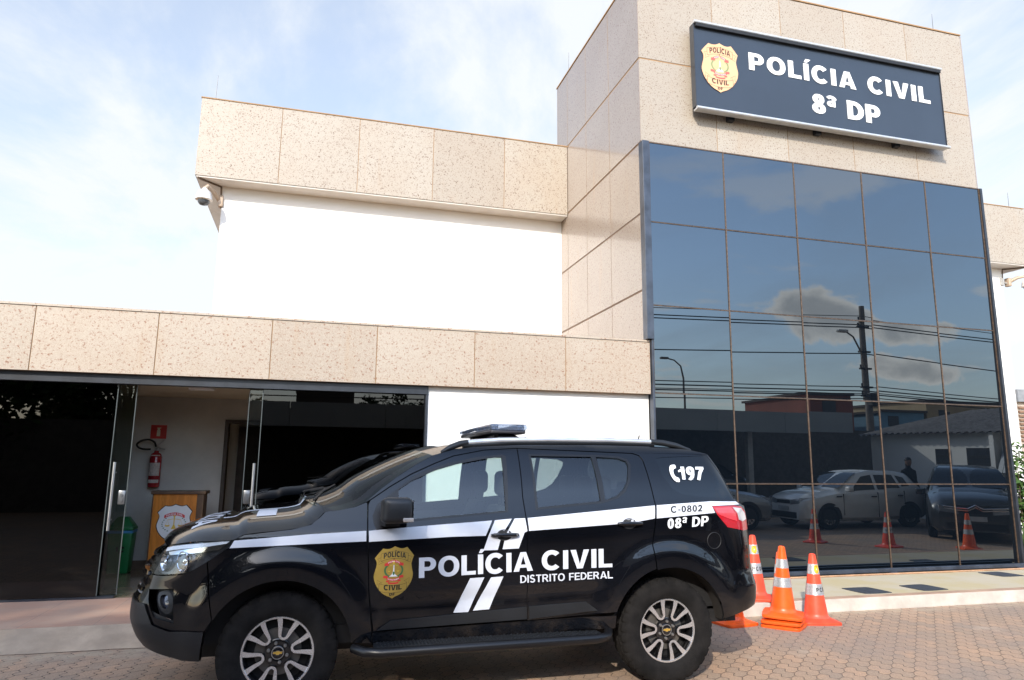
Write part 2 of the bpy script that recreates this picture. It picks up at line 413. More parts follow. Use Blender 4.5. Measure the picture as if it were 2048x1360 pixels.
# ------------------------------------------------------------------ lettering: a bold grotesque drawn from strokes
def _arc(cx, cy, rx, ry, a0, a1, n=14, e=1.0):
    out = []
    for i in range(n+1):
        a = R(a0+(a1-a0)*i/n); c, s_ = math.cos(a), math.sin(a)
        out.append((cx+rx*math.copysign(abs(c)**e, c), cy+ry*math.copysign(abs(s_)**e, s_)))
    return out
def _rib(path, w):
    ws = w if isinstance(w, list) else [w]*len(path); l = []; r = []
    for i, p in enumerate(path):
        a, b = path[max(i-1, 0)], path[min(i+1, len(path)-1)]; dx, dy = b[0]-a[0], b[1]-a[1]; d = math.hypot(dx, dy) or 1; nx, ny = -dy/d, dx/d
        l.append((p[0]+nx*ws[i]/2, p[1]+ny*ws[i]/2)); r.append((p[0]-nx*ws[i]/2, p[1]-ny*ws[i]/2))
    return (l+r[::-1], [])
def _rect(x0, y0, x1, y1): return ([(x0, y0), (x1, y0), (x1, y1), (x0, y1)], [])
def _ring(cx, cy, rx, ry, sx, sy, e=.92): return (_arc(cx, cy, rx, ry, 0, 360, 32, e)[:-1], [_arc(cx, cy, rx-sx, ry-sy, 0, 360, 28, e)[:-1]])
def _bowl(x0, y0, x1, y1, s):
    h = (y1-y0)/2; cy = (y0+y1)/2; rx = min(h, (x1-x0)*.62)
    return ([(x0, y0)]+_arc(x1-rx, cy, rx, h, -90, 90, 14)+[(x0, y1)], [[(x0+s*.5, y0+s*.8)]+_arc(x1-rx, cy, rx-s, h-s*.8, -90, 90, 12)+[(x0+s*.5, y1-s*.8)]])
def glyph(ch, s):
    h = .8*s
    if ch == 'I': return [_rect(0, 0, s, 1)], s
    if ch == '\u00cd': return [_rect(0, 0, s, 1), ([(s*.15, 1.07), (s*.75, 1.07), (s*1.5, 1.27), (s*.5, 1.27)], [])], s
    if ch == 'L': return [_rect(0, 0, s, 1), _rect(0, 0, .64, h)], .64
    if ch == 'E': return [_rect(0, 0, s, 1), _rect(0, 0, .70, h), _rect(0, .5-h*.45, .66, .5+h*.45), _rect(0, 1-h, .69, 1)], .70
    if ch == 'F': return [_rect(0, 0, s, 1), _rect(0, .48-h*.45, .60, .48+h*.45), _rect(0, 1-h, .65, 1)], .65
    if ch == 'T': return [_rect(.36-s/2, 0, .36+s/2, 1), _rect(0, 1-h, .72, 1)], .72
    if ch == 'P': return [_rect(0, 0, s, 1), _bowl(0, .34, .74, 1, s)], .74
    if ch == 'R': return [_rect(0, 0, s, 1), _bowl(0, .40, .76, 1, s), ([(.34, .42), (.34+s*1.1, .47), (.84, 0), (.84-s*1.15, 0)], [])], .84
    if ch == 'D': return [_rect(0, 0, s, 1), _bowl(0, 0, .82, 1, s)], .82
    if ch == 'O': return [_ring(.46, .5, .46, .52, s, s*.85)], .92
    if ch == 'C': return [_rib(_arc(.45, .5, .45-s/2, .52-h/2, 42, 318, 26, .94), s)], .86
    if ch == 'A': return [([(0, 0), (s*1.08, 0), (.45, .80), (.90-s*1.08, 0), (.90, 0), (.45+s*.56, 1), (.45-s*.56, 1)], []), ([(.2, .19), (.7, .19), (.64, .19+h*.85), (.26, .19+h*.85)], [])], .90
    if ch == 'V': return [([(0, 1), (s*1.08, 1), (.43, .22), (.86-s*1.08, 1), (.86, 1), (.43+s*.55, 0), (.43-s*.55, 0)], [])], .86
    if ch == 'S': return [_rib(_arc(.36, .73, .32-s*.42, .29-h/2, 22, 262, 16)+_arc(.36, .27, .35-s*.45, .29-h/2, 82, -158, 16), s*.93)], .72
    if ch == '0': return [_ring(.31, .5, .31, .51, s, h)], .62
    if ch == '8': return [_ring(.32, .745, .28, .265, s*.92, h*.8), _ring(.32, .265, .32, .28, s, h*.85)], .64
    if ch == '9': return [_ring(.31, .68, .31, .335, s, h*.9), _rib(_arc(.29, .5, .33-s/2, .5-h*.45, 15, -115, 14), s)], .62
    if ch == '1': return [_rect(.22, 0, .22+s, 1), ([(0, .70), (.24, .84), (.24+s*.4, 1), (.22+s*.7, 1), (.22, .62), (0, .56)], [])], .22+s
    if ch == '2': return [_rib(_arc(.31, .69, .29-s*.45, .31-h*.45, 170, -20, 14)+[(.36, .36), (.13, .10)], s), _rect(0, 0, .62, h)], .62
    if ch == '7': return [_rect(0, 1-h, .60, 1), _rib([(.52, .92), (.33, .55), (.25, 0)], s)], .60
    if ch == '-': return [_rect(0, .3, .34, .3+h)], .34
    if ch == '\u00aa': return [_ring(.19, .62, .19, .155, s*.55, h*.5), _rect(.38-s*.5, .47, .40, .90), _rib(_arc(.21, .85, .18, .13, 160, 0, 10), s*.6)], .42
    return [], .38
_gc = {}
def glyph_tris(ch, s):
    if (ch, s) in _gc: return _gc[(ch, s)]
    parts, adv = glyph(ch, s); pts = []; ed = []
    for o, hs in parts:
        for lp in [o]+hs:
            k = len(pts); pts += [Vector(p) for p in lp]; ed += [(k+i, k+(i+1) % len(lp)) for i in range(len(lp))]
    V, F = [], []
    if pts:
        V, E, F, *_ = geometry.delaunay_2d_cdt(pts, ed, [], 0, 1e-5)
        keep = []
        for f in F:
            x = sum(V[i].x for i in f)/3; y = sum(V[i].y for i in f)/3
            if any(inpoly(x, y, o) and not any(inpoly(x, y, q) for q in hs) for o, hs in parts): keep.append(tuple(f))
        F = keep; V = [(p.x, p.y) for p in V]
    _gc[(ch, s)] = (V, F, adv); return _gc[(ch, s)]
def text_into(mb, body, fn, s=.22, gap=.10, m=0, maxlen=None):
    """fn(u, t): u 0..1 along the words, t 0..1 baseline..cap height -> 3-D point"""
    x = 0; v = []; f = []
    for ch in body:
        V, F, adv = glyph_tris(ch, s); k = len(v)
        v += [(x+p[0], p[1]) for p in V]; f += [tuple(i+k for i in q) for q in F]; x += adv+gap*(.8 if ch == ' ' else 1)
    W = x-gap
    if maxlen:
        bm = bmesh.new(); bv = [bm.verts.new((p[0], p[1], 0)) for p in v]
        for q in f:
            try: bm.faces.new([bv[i] for i in q])
            except ValueError: pass
        for _ in range(4):
            es = [e for e in bm.edges if e.calc_length() > maxlen]
            if not es: break
            bmesh.ops.subdivide_edges(bm, edges=es, cuts=1)
        bmesh.ops.triangulate(bm, faces=bm.faces[:]); bm.verts.index_update()
        v = [(p.co.x, p.co.y) for p in bm.verts]; f = [tuple(q.index for q in p.verts) for p in bm.faces]; bm.free()
    mb.add([fn(p[0]/W, p[1]) for p in v], f, m)
    return W
# ------------------------------------------------------------------ ground
def paver_material():
    m, nt, n, l, b = newmat('block_paving')
    tcn = n.new('ShaderNodeTexCoord'); sp = n.new('ShaderNodeSeparateXYZ'); l.new(tcn.outputs['Object'], sp.inputs[0])
    X, Y = sp.outputs[0], sp.outputs[1]
    def tri(v, period, amp):
        p = nmath(nt, 'PINGPONG', nmath(nt, 'DIVIDE', v, period/2), 1.0); return nmath(nt, 'MULTIPLY', nmath(nt, 'SUBTRACT', p, .5), 2*amp)
    def sn(v, period, amp): return nmath(nt, 'MULTIPLY', nmath(nt, 'SINE', nmath(nt, 'MULTIPLY', v, 2*math.pi/period)), amp)
    u = nmath(nt, 'ADD', Y, sn(X, .118, .013)); v = nmath(nt, 'ADD', X, sn(Y, .115, .017))
    wob = nmath(nt, 'MULTIPLY', nmath(nt, 'SUBTRACT', nnoise(nt, tcn.outputs['Object'], 5, 2), .5), .02)
    cb = n.new('ShaderNodeCombineXYZ'); l.new(nmath(nt, 'ADD', u, wob), cb.inputs[0]); l.new(nmath(nt, 'ADD', v, wob), cb.inputs[1])
    br = n.new('ShaderNodeTexBrick'); l.new(cb.outputs[0], br.inputs['Vector']); br.offset = .5
    for k, q in (('Scale', 1.0), ('Brick Width', .23), ('Row Height', .118), ('Mortar Size', .0042), ('Mortar Smooth', .4), ('Bias', 0)): br.inputs[k].default_value = q
    br.inputs['Color1'].default_value = (.47, .30, .19, 1); br.inputs['Color2'].default_value = (.36, .255, .175, 1); br.inputs['Mortar'].default_value = (.10, .07, .05, 1)
    dirt = nramp(nt, nnoise(nt, tcn.outputs['Object'], .7, 7, .7), .38, .66)
    c = nmix(nt, nmath(nt, 'MULTIPLY', dirt, .7), br.outputs['Color'], (.27, .215, .175))
    grain = nramp(nt, nnoise(nt, tcn.outputs['Object'], 70, 4, .7), .35, .65, .80, 1.15)
    mul = n.new('ShaderNodeVectorMath'); mul.operation = 'SCALE'; l.new(c, mul.inputs[0]); l.new(grain, mul.inputs['Scale'])
    sand = nramp(nt, nnoise(nt, tcn.outputs['Object'], 1.7, 5, .6), .60, .74, 0, .6)
    c = nmix(nt, sand, mul.outputs[0], (.46, .36, .27))
    # sand fills the joints and a sandy strip runs along the kerb foot
    edge = nramp(nt, nmath(nt, 'ABSOLUTE', nmath(nt, 'SUBTRACT', Y, 7.05)), .30, .02, 0, .8)
    c = nmix(nt, nmath(nt, 'MULTIPLY', edge, nramp(nt, nnoise(nt, tcn.outputs['Object'], 6, 5, .6), .38, .62)), c, (.42, .33, .23))
    l.new(c, b.inputs['Base Color']); b.inputs['Roughness'].default_value = .9
    h = nmath(nt, 'ADD', nmath(nt, 'MULTIPLY', br.outputs['Fac'], -1.0), nmath(nt, 'MULTIPLY', nnoise(nt, tcn.outputs['Object'], 40, 4, .6), .35))
    nbump(nt, h, .8, .012, b); return m
M_pave = paver_material()
mb = MB(); mb.add([(-150, -150, 0), (150, -150, 0), (150, 150, 0), (-150, 150, 0)], [(0, 1, 2, 3)])
kind(mb.build('ground', M_pave, fix=False))
def floor_paint():
    m, nt, n, l, b = newmat('yellow_floor_paint'); tcn = n.new('ShaderNodeTexCoord'); v = tcn.outputs['Object']
    c = nmix(nt, nramp(nt, nnoise(nt, v, 1.3, 6, .65), .35, .65), (.50, .41, .235), (.52, .45, .33))
    c = nmix(nt, nramp(nt, nnoise(nt, v, 3.5, 6, .7), .60, .74, 0, .6), c, (.50, .44, .38))
    l.new(c, b.inputs['Base Color']); b.inputs['Roughness'].default_value = .8; nbump(nt, nnoise(nt, v, 60, 3), .2, .005, b); return m
def pink_tiles():
    m, nt, n, l, b = newmat('terracotta_tiles'); tcn = n.new('ShaderNodeTexCoord'); v = tcn.outputs['Object']
    br = n.new('ShaderNodeTexBrick'); l.new(v, br.inputs['Vector']); br.offset = 0
    for k, q in (('Scale', 1.0), ('Brick Width', .62), ('Row Height', .45), ('Mortar Size', .004), ('Mortar Smooth', .3)): br.inputs[k].default_value = q
    br.inputs['Color1'].default_value = (.50, .275, .185, 1); br.inputs['Color2'].default_value = (.46, .285, .20, 1); br.inputs['Mortar'].default_value = (.30, .2, .15, 1)
    c = nmix(nt, nramp(nt, nnoise(nt, v, 1.6, 6, .65), .35, .7, 0, .6), br.outputs['Color'], (.46, .34, .255))
    l.new(c, b.inputs['Base Color']); b.inputs['Roughness'].default_value = .6; return m
M_yel = floor_paint(); M_tile = pink_tiles()
M_kerbw = mat('kerb_white_paint', (.53, .49, .43), .8, var=.14, vs=3, bump=.5, bs=12)
M_kerbt = mat('kerb_terracotta', (.42, .27, .18), .85, var=.18, vs=4)
mb = MB(); mb.box((2.2, 7.245, .0), (40, 8.93, .14)); kind(mb.build('pavement', M_yel))
mb = MB(); mb.box((-12, 7.56, .0), (2.2, 8.95, .143)); kind(mb.build('pavement', M_tile))
mb = MB(); mb.box((2.2, 7.105, -.1), (40, 7.235, .138), 0); mb.box((2.2, 7.11, .138), (40, 7.245, .1425), 1); kind(mb.build('kerb', [M_kerbw, M_kerbt], bevel=.004))
mb = MB()
xs = [-12+.2*i for i in range(72)]; rr = random.Random(3)
top = []; bot = []
for x in xs: top.append((x, 7.555, .142)); bot.append((x, 7.19+rr.uniform(-.02, .02), .003+rr.uniform(0, .004)))
mid = [(x, 7.38+rr.uniform(-.01, .01), .082+rr.uniform(-.006, .006)) for x in xs]
n = len(xs); mb.add(bot+mid+top, [(i, i+1, n+i+1, n+i) for i in range(n-1)]+[(n+i, n+i+1, 2*n+i+1, 2*n+i) for i in range(n-1)])
kind(mb.build('ramp', M_conc, smooth=60))

# ------------------------------------------------------------------ police station building
ST = thing('police_station', 'cream granite and white police station with a dark glass tower behind the parked police car', 'building', (1.5, 8.8, 0))
def slabs(mb, a, us, vs, place, gap=.0055, gv=.0055, m=0, th=.03, seed=1):
    """stone slabs between the joints us x vs; place(u, v, d) -> point, d = depth below the face"""
    rg = random.Random(seed)
    for u0, u1 in zip(us, us[1:]):
        for v0, v1 in zip(vs, vs[1:]):
            p = [place(u, v, d) for d in (th, 0) for u, v in ((u0+gap, v0+gv), (u1-gap, v0+gv), (u1-gap, v1-gv), (u0+gap, v1-gv))]
            k = len(mb.f); mb.hexa(p, m); s_ = rg.random()
            for i in range(k, len(mb.f)): mb.slab[i] = s_
TX0, TX1 = 4.40, 10.70; TY = 8.80; TB = 12.54; TT = 9.24
GX = [4.50, 5.74, 6.985, 8.265, 9.535, 10.685]; GZ = [.155, 1.39, 2.625, 3.87, 5.105, 6.33]
# tower front and sides: slabs over a grout-coloured core
mb = MB()
slabs(mb, 0, [TX0, 5.68, 6.95, 8.20, 9.47, TX1], [6.345, 7.70, TT], lambda u, v, d: (u, TY+d, v), gv=.012, seed=2)
mb.box((TX0+.006, TY+.006, 6.35), (TX1-.006, TB-.006, TT-.006), 1)
mb.box((TX0-.012, TY-.012, TT), (TX1+.012, TB+.012, TT+.022), 1)
mb.build('tower_cladding', [M_gran, M_grout], ST)
ys = [TY, 9.95, 10.97, 11.93, TB]
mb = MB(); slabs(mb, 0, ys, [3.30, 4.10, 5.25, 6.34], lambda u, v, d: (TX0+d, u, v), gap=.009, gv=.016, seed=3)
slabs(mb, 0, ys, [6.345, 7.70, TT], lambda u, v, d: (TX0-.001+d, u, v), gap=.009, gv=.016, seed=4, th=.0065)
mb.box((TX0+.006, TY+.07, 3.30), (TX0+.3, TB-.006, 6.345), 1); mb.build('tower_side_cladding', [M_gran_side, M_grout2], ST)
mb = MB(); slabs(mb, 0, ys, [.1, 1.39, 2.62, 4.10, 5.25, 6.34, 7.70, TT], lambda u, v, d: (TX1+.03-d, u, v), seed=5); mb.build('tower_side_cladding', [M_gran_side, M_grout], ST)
mb = MB(); mb.box((TX0+.31, TY+.10, .0), (TX1-.004, TB-.01, 6.348)); mb.box((TX0+.07, TY+.10, 0), (TX0+.31, TB-.01, 3.30)); mb.build('core', M_black, ST)
# curtain wall: frame, side cladding, 25 panes, sill rail
TILT = .047
def gy(z): return TY+.012-TILT*(z-.15)/6.2
M_pane = glass('reflective_dark_glass', (.02, .025, .03), 2.2, 0.0, body=((.003, .005, .008), .9), film=(.80, .89, .96))
cw = MB()
for x in GX: cw.hexa([(x-.013, gy(z)-.012*s_, z) if 0 else (x+dx, gy(z)+dy, z) for z, s_ in ((.15, 0), (6.335, 0)) for dx, dy in ((-.009, -.010), (.009, -.010), (.009, .03), (-.009, .03))])
for z in GZ: cw.box((4.50, gy(z)-.009, z-.009), (10.69, gy(z)+.03, z+.009), 0)
for z in GZ[1:-1]: cw.box((4.51, gy(z)-.0115, z+.002), (10.68, gy(z)-.008, z+.006), 1)
FR_ = cw.build('curtain_wall_frame', [M_frame, M_dark], ST)
def pane_quad(x0, x1, z0, z1, rx=0, rz=0):
    cx, cz = (x0+x1)/2, (z0+z1)/2
    return [(x, gy(z)+rz*(x-cx)+rx*(z-cz), z) for x, z in ((x0, z0), (x1, z0), (x1, z1), (x0, z1))]
rg = random.Random(11)
for i in range(5):
    for j in range(5):
        mb = MB(); q = pane_quad(GX[i]+.009, GX[i+1]-.009, GZ[j]+.010, GZ[j+1]-.010, rg.gauss(0, .0013), rg.gauss(0, .0017))
        mb.add(q+[(x, y+.008, z) for x, y, z in q], [(0, 1, 2, 3), (7, 6, 5, 4), (0, 4, 5, 1), (1, 5, 6, 2), (2, 6, 7, 3), (3, 7, 4, 0)])
        mb.build('window_pane', M_pane, ST)
mb = MB(); mb.box((4.385, TY-.075, 3.37), (4.49, TY+.06, 6.335)); mb.box((4.462, TY-.05, .14), (4.49, TY+.06, 3.37)); mb.build('corner_cladding', M_frame2, ST, bevel=.004)
mb = MB(); mb.box((10.69, TY-.06, .14), (10.735, TY+.05, 6.335)); mb.build('end_trim', M_dark, ST)
mb = MB(); mb.box((4.55, 8.56, .165), (10.86, 8.625, .215), 0); mb.box((4.55, 8.64, .145), (10.7, 8.70, .20), 0)
for x in (5.2, 8.05, 10.42): mb.box((x-.06, 8.52, .141), (x+.06, 8.60, .168), 0)
mb.build('sill_rail', M_frame2, ST, bevel=.004)
mb = MB(); mb.tube([(4.6, 8.50, .152), (10.6, 8.50, .152)], .012, 8); mb.build('copper_pipe', mat('copper_pipe', (.52, .30, .17), .5, .3, var=.2), ST, smooth=40)
# canopy over the entrance
mb = MB(); cj = [4.455-1.2555*i for i in range(11)][::-1]
slabs(mb, 0, cj, [2.60, 3.335], lambda u, v, d: (u, TY-.004+d, v), seed=8)
mb.box((cj[0]+.005, TY+.004, 2.606), (4.39, 12.30, 3.33), 1); mb.box((4.385, TY+.004, 2.606), (4.449, TY+.05, 3.33), 1)
mb.box((cj[0], TY-.016, 3.335), (4.455, TY+.25, 3.360), 2)
mb.build('canopy', [M_gran_far, M_grout, M_gran_far], ST)
# white wall beside the entrance and the return at the door
mb = MB(); mb.box((1.365, 8.90, .0), (4.462, 9.10, 2.605)); mb.box((1.365, 9.1, 0), (1.5, 13.4, 2.605)); mb.build('ground_floor_wall', M_white, ST)
# upper wing: white wall under a granite parapet with a soffit
mb = MB(); mb.box((-1.755, 12.30, 0), (4.40, 20, 6.30)); mb.build('upper_wall', M_white, ST)
mb = MB(); mb.box((10.735, 12.30, 0), (15.39, 20, 6.30)); mb.box((10.735, 12.292, 4.60), (15.392, 12.30, 4.612)); mb.build('upper_wall', M_white, ST)
PZ = [6.305, 7.685]; yj = [11.93+1.3*i for i in range(7)]
for xs_, xe_, dr, sd in (([-2.15, -.845, .47, 1.80, 3.14, 4.395], -2.15, 1, 9), ([10.735, 12.0, 13.3, 14.6, 15.86], 15.86, -1, 10)):
    mb = MB(); slabs(mb, 0, xs_, PZ, lambda u, v, d: (u, 11.93+d, v), seed=sd); slabs(mb, 0, yj, PZ, lambda u, v, d: (xe_+dr*d, u, v), seed=sd+3)
    x0, x1 = (xs_[0]+.006, xs_[-1]-.006); mb.box((x0, 11.936, 6.311), (x1, 19.7, 7.68), 1); mb.box((x0-.016, 11.92, 7.686), (x1+.006, 19.72, 7.705), 1); mb.build('parapet', [M_gran, M_grout], ST)
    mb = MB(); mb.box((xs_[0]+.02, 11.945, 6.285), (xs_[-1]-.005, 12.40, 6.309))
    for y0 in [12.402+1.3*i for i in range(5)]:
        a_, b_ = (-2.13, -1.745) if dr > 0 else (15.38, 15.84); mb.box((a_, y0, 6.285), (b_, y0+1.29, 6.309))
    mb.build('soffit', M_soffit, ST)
for q in ([(-2.10, 11.97, 6.27), (-1.78, 12.28, 6.27), (-1.76, 12.31, 5.9)], [(15.81, 11.97, 6.27), (15.42, 12.28, 6.27), (15.41, 12.31, 5.95)]): mb = MB(); mb.tube(q, .018, 6); mb.build('conduit', mat('brown_conduit', (.13, .09, .06), .7), ST)
# entrance: header, fixed and sliding glass
DY = 8.95
mb = MB(); mb.box((-9, 8.87, 2.50), (1.365, 9.02, 2.604)); mb.box((1.335, 8.88, .14), (1.365, 9.0, 2.5)); mb.box((-9, 8.93, .143), (-2.03, 9.0, .165)); mb.box((-.72, 8.93, .143), (1.335, 9.0, .165))
mb.build('door_header', M_dark, ST)
M_dglass = glass('dark_lobby_door_glass', (.06, .065, .065), 1.5); M_sglass = glass('sliding_door_glass', (.48, .52, .50), 1.5)  # the unlit lobby's darkness is put into the fixed panes' tint
M_edge = mat('glass_edge', (.075, .09, .09), .35, var=.1)
def leaf(name, x0, x1, y, lead=None, parent=ST, gm=None):
    mb = MB(); mb.box((x0, y, .165), (x1, y+.01, 2.50)); o = mb.build(name, gm or M_dglass, parent)
    if lead is not None:
        e = MB(); e.box((lead-.004, y-.003, .17), (lead+.004, y+.013, 2.50)); e.build('edge_strip', M_edge, o)
    return o
leaf('fixed_glass', -9, -5.8, DY); leaf('fixed_glass', -5.79, -2.205, DY, -2.205)
leaf('fixed_glass', -.63, 1.334, DY, -.63)
def sliding(x0, x1, xe, hx, lx):
    d = leaf('sliding_door', x0, x1, DY+.05, xe, gm=M_sglass)
    h = MB(); h.tube([(hx, DY-.035, .865), (hx, DY-.035, 1.615)], .016, 10); 
    for z in (.98, 1.50): h.tube([(hx, DY-.035, z), (hx, DY+.06, z)], .008, 6)
    h.build('handle', M_steel, d, smooth=40)
    k = MB(); k.rbox((lx-.038, DY+.03, 1.145), (lx+.038, DY+.075, 1.30), .008); k.tube([(lx, DY+.02, 1.25), (lx, DY+.035, 1.25)], .014, 10); k.tube([(lx, DY+.02, 1.19), (lx, DY+.035, 1.19)], .014, 10)
    k.build('lock', M_lock, d, smooth=40)
sliding(-3.6, -2.02, -2.02, -2.152, -2.065); sliding(-.785, .6, -.785, -.672, -.735)
# the lobby behind the glass
M_int = mat('lobby_wall_paint', (.66, .65, .62), .8, var=.04, bump=.2, bs=80); M_ceil = mat('lobby_ceiling', (.62, .54, .44), .8, var=.05)
M_wood = mat('dark_wood', (.055, .038, .028), .5, var=.3)
mb = MB(); mb.box((-2.66, 11.25, .1), (-1.29, 11.40, 2.56)); mb.box((-.35, 11.25, .1), (1.365, 11.4, 2.56)); mb.box((-1.29, 11.25, 2.25), (-.35, 11.4, 2.56)); mb.box((-9, 13.2, .1), (1.365, 13.4, 2.56)); mb.box((-9.1, 8.9, .1), (-9, 13.4, 2.56))
mb.box((-1.30, 13.19, .1), (-.3, 13.2, 2.5)); mb.box((-3.5, 11.25, .1), (-2.66, 11.40, 2.56)); mb.build('lobby_wall', M_int, ST)
mb = MB(); mb.box((-9, 9.03, 2.562), (1.36, 13.3, 2.60)); mb.build('lobby_ceiling', M_ceil, ST)
mb = MB(); mb.box((-9, 8.952, .02), (1.36, 13.3, .141)); mb.build('lobby_floor', mat('polished_lobby_floor', (.33, .24, .15), .12, var=.15, vs=2), ST)
mb = MB(); mb.box((-2.66, 11.235, .141), (-1.29, 11.25, .26)); mb.build('skirting', mat('brown_skirting', (.20, .14, .10), .5), ST)
mb = MB(); mb.box((-1.29, 11.20, .141), (-1.24, 11.44, 2.25)); mb.box((-.40, 11.20, .141), (-.35, 11.44, 2.25)); mb.box((-1.24, 11.2, 2.2), (-.40, 11.44, 2.25)); mb.box((-1.19, 12.2, .141), (-.45, 12.24, 2.2)); mb.build('inner_doorway', M_wood, ST)

# ------------------------------------------------------------------ emblem: layered flat shapes; fn(x, y, layer) in the emblem's 0..660 x 0..885 frame
EM_OUT = [(335, 885), (415, 853), (475, 847), (545, 868), (605, 795), (663, 720), (635, 635), (625, 575), (640, 485), (655, 405), (640, 305), (595, 215), (525, 125), (435, 60), (365, 30), (320, 0), (275, 27), (195, 65), (115, 130), (45, 230), (5, 335), (-2, 405), (15, 485), (37, 575), (33, 635), (2, 695), (55, 765), (135, 853), (195, 843), (265, 850)]
def flat(mb, poly, fn, layer, m, step=None):
    if step: V, F, _ = cdt(list(poly), (), step)
    else: V, F, _ = cdt(list(poly), (), 1e3)
    mb.add([fn(x, y, layer) for x, y in V], F, m)
def emblem(name, fn, mats, parent, step=60, detail=True):
    """materials: gold, dark, red, white, green, yellow"""
    mb = MB(); flat(mb, smooth_poly(EM_OUT, 3, (0, 3, 5, 15, 25, 27)), fn, 0, 0, step)
    def line(path, w=5, m=1, layer=1): p, _ = _rib(path, w); flat(mb, p, fn, layer, m, step)
    def bent(y0, k): return lambda x, y: (x, y0+y+k*((x-330)/230)**2)
    B = bent(0, -45); C = bent(0, 52)
    for body, u0, u1, yb, hh, bend in (('POL\u00cdCIA', 150, 525, 705, 92, -45), ('CIVIL', 170, 475, 140, 88, 30)):
        text_into(mb, body, lambda s, t: fn(u0+(u1-u0)*s, yb+hh*t+bend*(((u0+(u1-u0)*s)-330)/230)**2, 2), .25, .12, 1)
    text_into(mb, 'DF', lambda s, t: fn(270+95*s, 48+52*t, 2), .27, .12, 1)
    line([(x, 805-45*((x-330)/230)**2) for x in range(105, 566, 46)]); line([(x, 680-45*((x-330)/230)**2) for x in range(105, 566, 46)])
    line([(105, 762), (105, 637)]); line([(565, 762), (565, 637)]); line([(105, 700), (48, 680), (80, 645), (65, 580), (150, 625), (110, 640)]); line([(565, 722), (635, 700), (600, 660), (610, 605), (520, 640), (560, 650)])
    line([(x, 218+40*((x-330)/230)**2) for x in range(90, 556, 46)]); line([(x, 95+40*((x-330)/230)**2) for x in range(90, 556, 46)])
    line([(90, 265), (90, 135)]); line([(555, 268), (555, 135)]); line([(90, 180), (30, 225), (60, 245), (55, 325), (140, 270), (95, 265)]); line([(555, 185), (610, 225), (590, 260), (600, 345), (510, 290), (550, 275)])
    def ribbon(x0, x1, y, h, k, m=2, ly=3):
        p = [(x, y+k*((x-325)/120)**2) for x in [x0+(x1-x0)*i/8 for i in range(9)]]
        flat(mb, p+[(x, yy-h) for x, yy in p[::-1]], fn, ly, m, step)
    ribbon(200, 460, 655, 42, -45); ribbon(170, 245, 610, 48, -5, 2, 2.5); ribbon(415, 490, 610, 48, -5, 2, 2.5)
    ribbon(210, 445, 335, 40, 40); ribbon(155, 230, 385, 42, 5, 2, 2.5); ribbon(425, 495, 385, 42, 5, 2, 2.5); ribbon(240, 415, 270, 26, 22, 2, 2.2); ribbon(205, 255, 305, 26, 5, 2, 1.9); ribbon(400, 450, 310, 26, 5, 2, 1.9)
    text_into(mb, 'POL\u00cdCIA CIVIL', lambda s, t: fn(228+200*s, 622+22*t-45*((228+200*s-325)/120)**2, 4), .2, .12, 3)
    text_into(mb, 'DISTRITO FEDERAL', lambda s, t: fn(232+195*s, 306+20*t+40*((232+195*s-325)/120)**2, 4), .2, .12, 3)
    for sx in (-1, 1): line(_arc(328, 480, 148*sx, 120, -62, 55, 10), 30, 4, 1.5)
    flat(mb, [(250, 372), (395, 372), (350, 412), (338, 470), (334, 570), (322, 570), (318, 470), (300, 412)], fn, 2.7, 3, step)
    flat(mb, [(328+x, 428+y) for x, y in _arc(0, 0, 17, 32, 0, 360, 12)[:-1]], fn, 3.4, 4)
    line([(255, 552), (325, 580), (400, 552)], 7, 5, 5); line([(325, 590), (325, 640)], 26, 5, 4); line([(325, 655), (325, 690)], 9, 1, 4)
    for x in (250, 400):
        line([(x-20, 470), (x, 545), (x+20, 470)], 4, 5, 4); flat(mb, [(x-26, 472), (x+26, 472), (x+12, 455), (x-12, 455)], fn, 5.5, 5)
    return mb.build(name, mats, parent, fix=False)
M_gold = mat('badge_gold', (.42, .28, .06), .38, .25, var=.10); M_ink = mat('dark_ink', (.012, .012, .012), .5); M_red = mat('signal_red', (.58, .035, .03), .45)
M_wht = mat('white_vinyl', (.72, .73, .74), .45, var=.03); M_grn = mat('laurel_green', (.04, .14, .05), .5); M_ylw = mat('emblem_yellow', (.70, .47, .05), .4)
M_signgold = mat('sign_badge_gold', (.69, .41, .225), .5, var=.04); M_brownink = mat('brown_ink', (.07, .03, .02), .6); M_pinkred = mat('faded_red', (.66, .10, .085), .5)
EM_CAR = [M_gold, M_ink, M_red, M_wht, M_grn, M_ylw]; EM_SIGN = [M_signgold, M_brownink, M_pinkred, M_wht, mat('faded_green', (.20, .27, .12), .6), mat('faded_yellow', (.80, .62, .25), .5)]

# ------------------------------------------------------------------ sign board on the tower
SG = thing('sign_board', 'long dark navy signboard with white police lettering and gold shield on the granite tower', 'sign', (7.57, 8.75, 6.9))
M_navy = mat('navy_sign_face', (.027, .038, .057), .42, var=.06, vs=1.5); M_lett = mat('white_acrylic', (.84, .84, .83), .35, var=.02)
SX0, SX1, SZ0, SZ1, SY = 5.222, 9.905, 6.935, 8.30, 8.60
mb = MB(); mb.box((SX0, SY, SZ0), (SX1, SY+.10, SZ1)); mb.build('panel', M_navy, SG, bevel=.003)
for xa in (SX0-.006, SX1): mb = MB(); mb.box((xa, SY-.015, SZ0), (xa+.006, SY+.10, SZ1)); mb.build('side_trim', M_dark, SG)
mb = MB()
for z, x1 in ((SZ1+.025, SX1+.03), (SZ0-.03, SX1+.04)):
    mb.tube([(SX0, SY-.02, z), (x1, SY-.02, z)], .026, 12); mb.box((SX0+.01, SY-.015, z-.012), (x1-.01, SY+.09, z+.012))
mb.build('rail', mat('aluminium_rail', (.60, .61, .62), .42, .55, var=.06), SG, smooth=40)
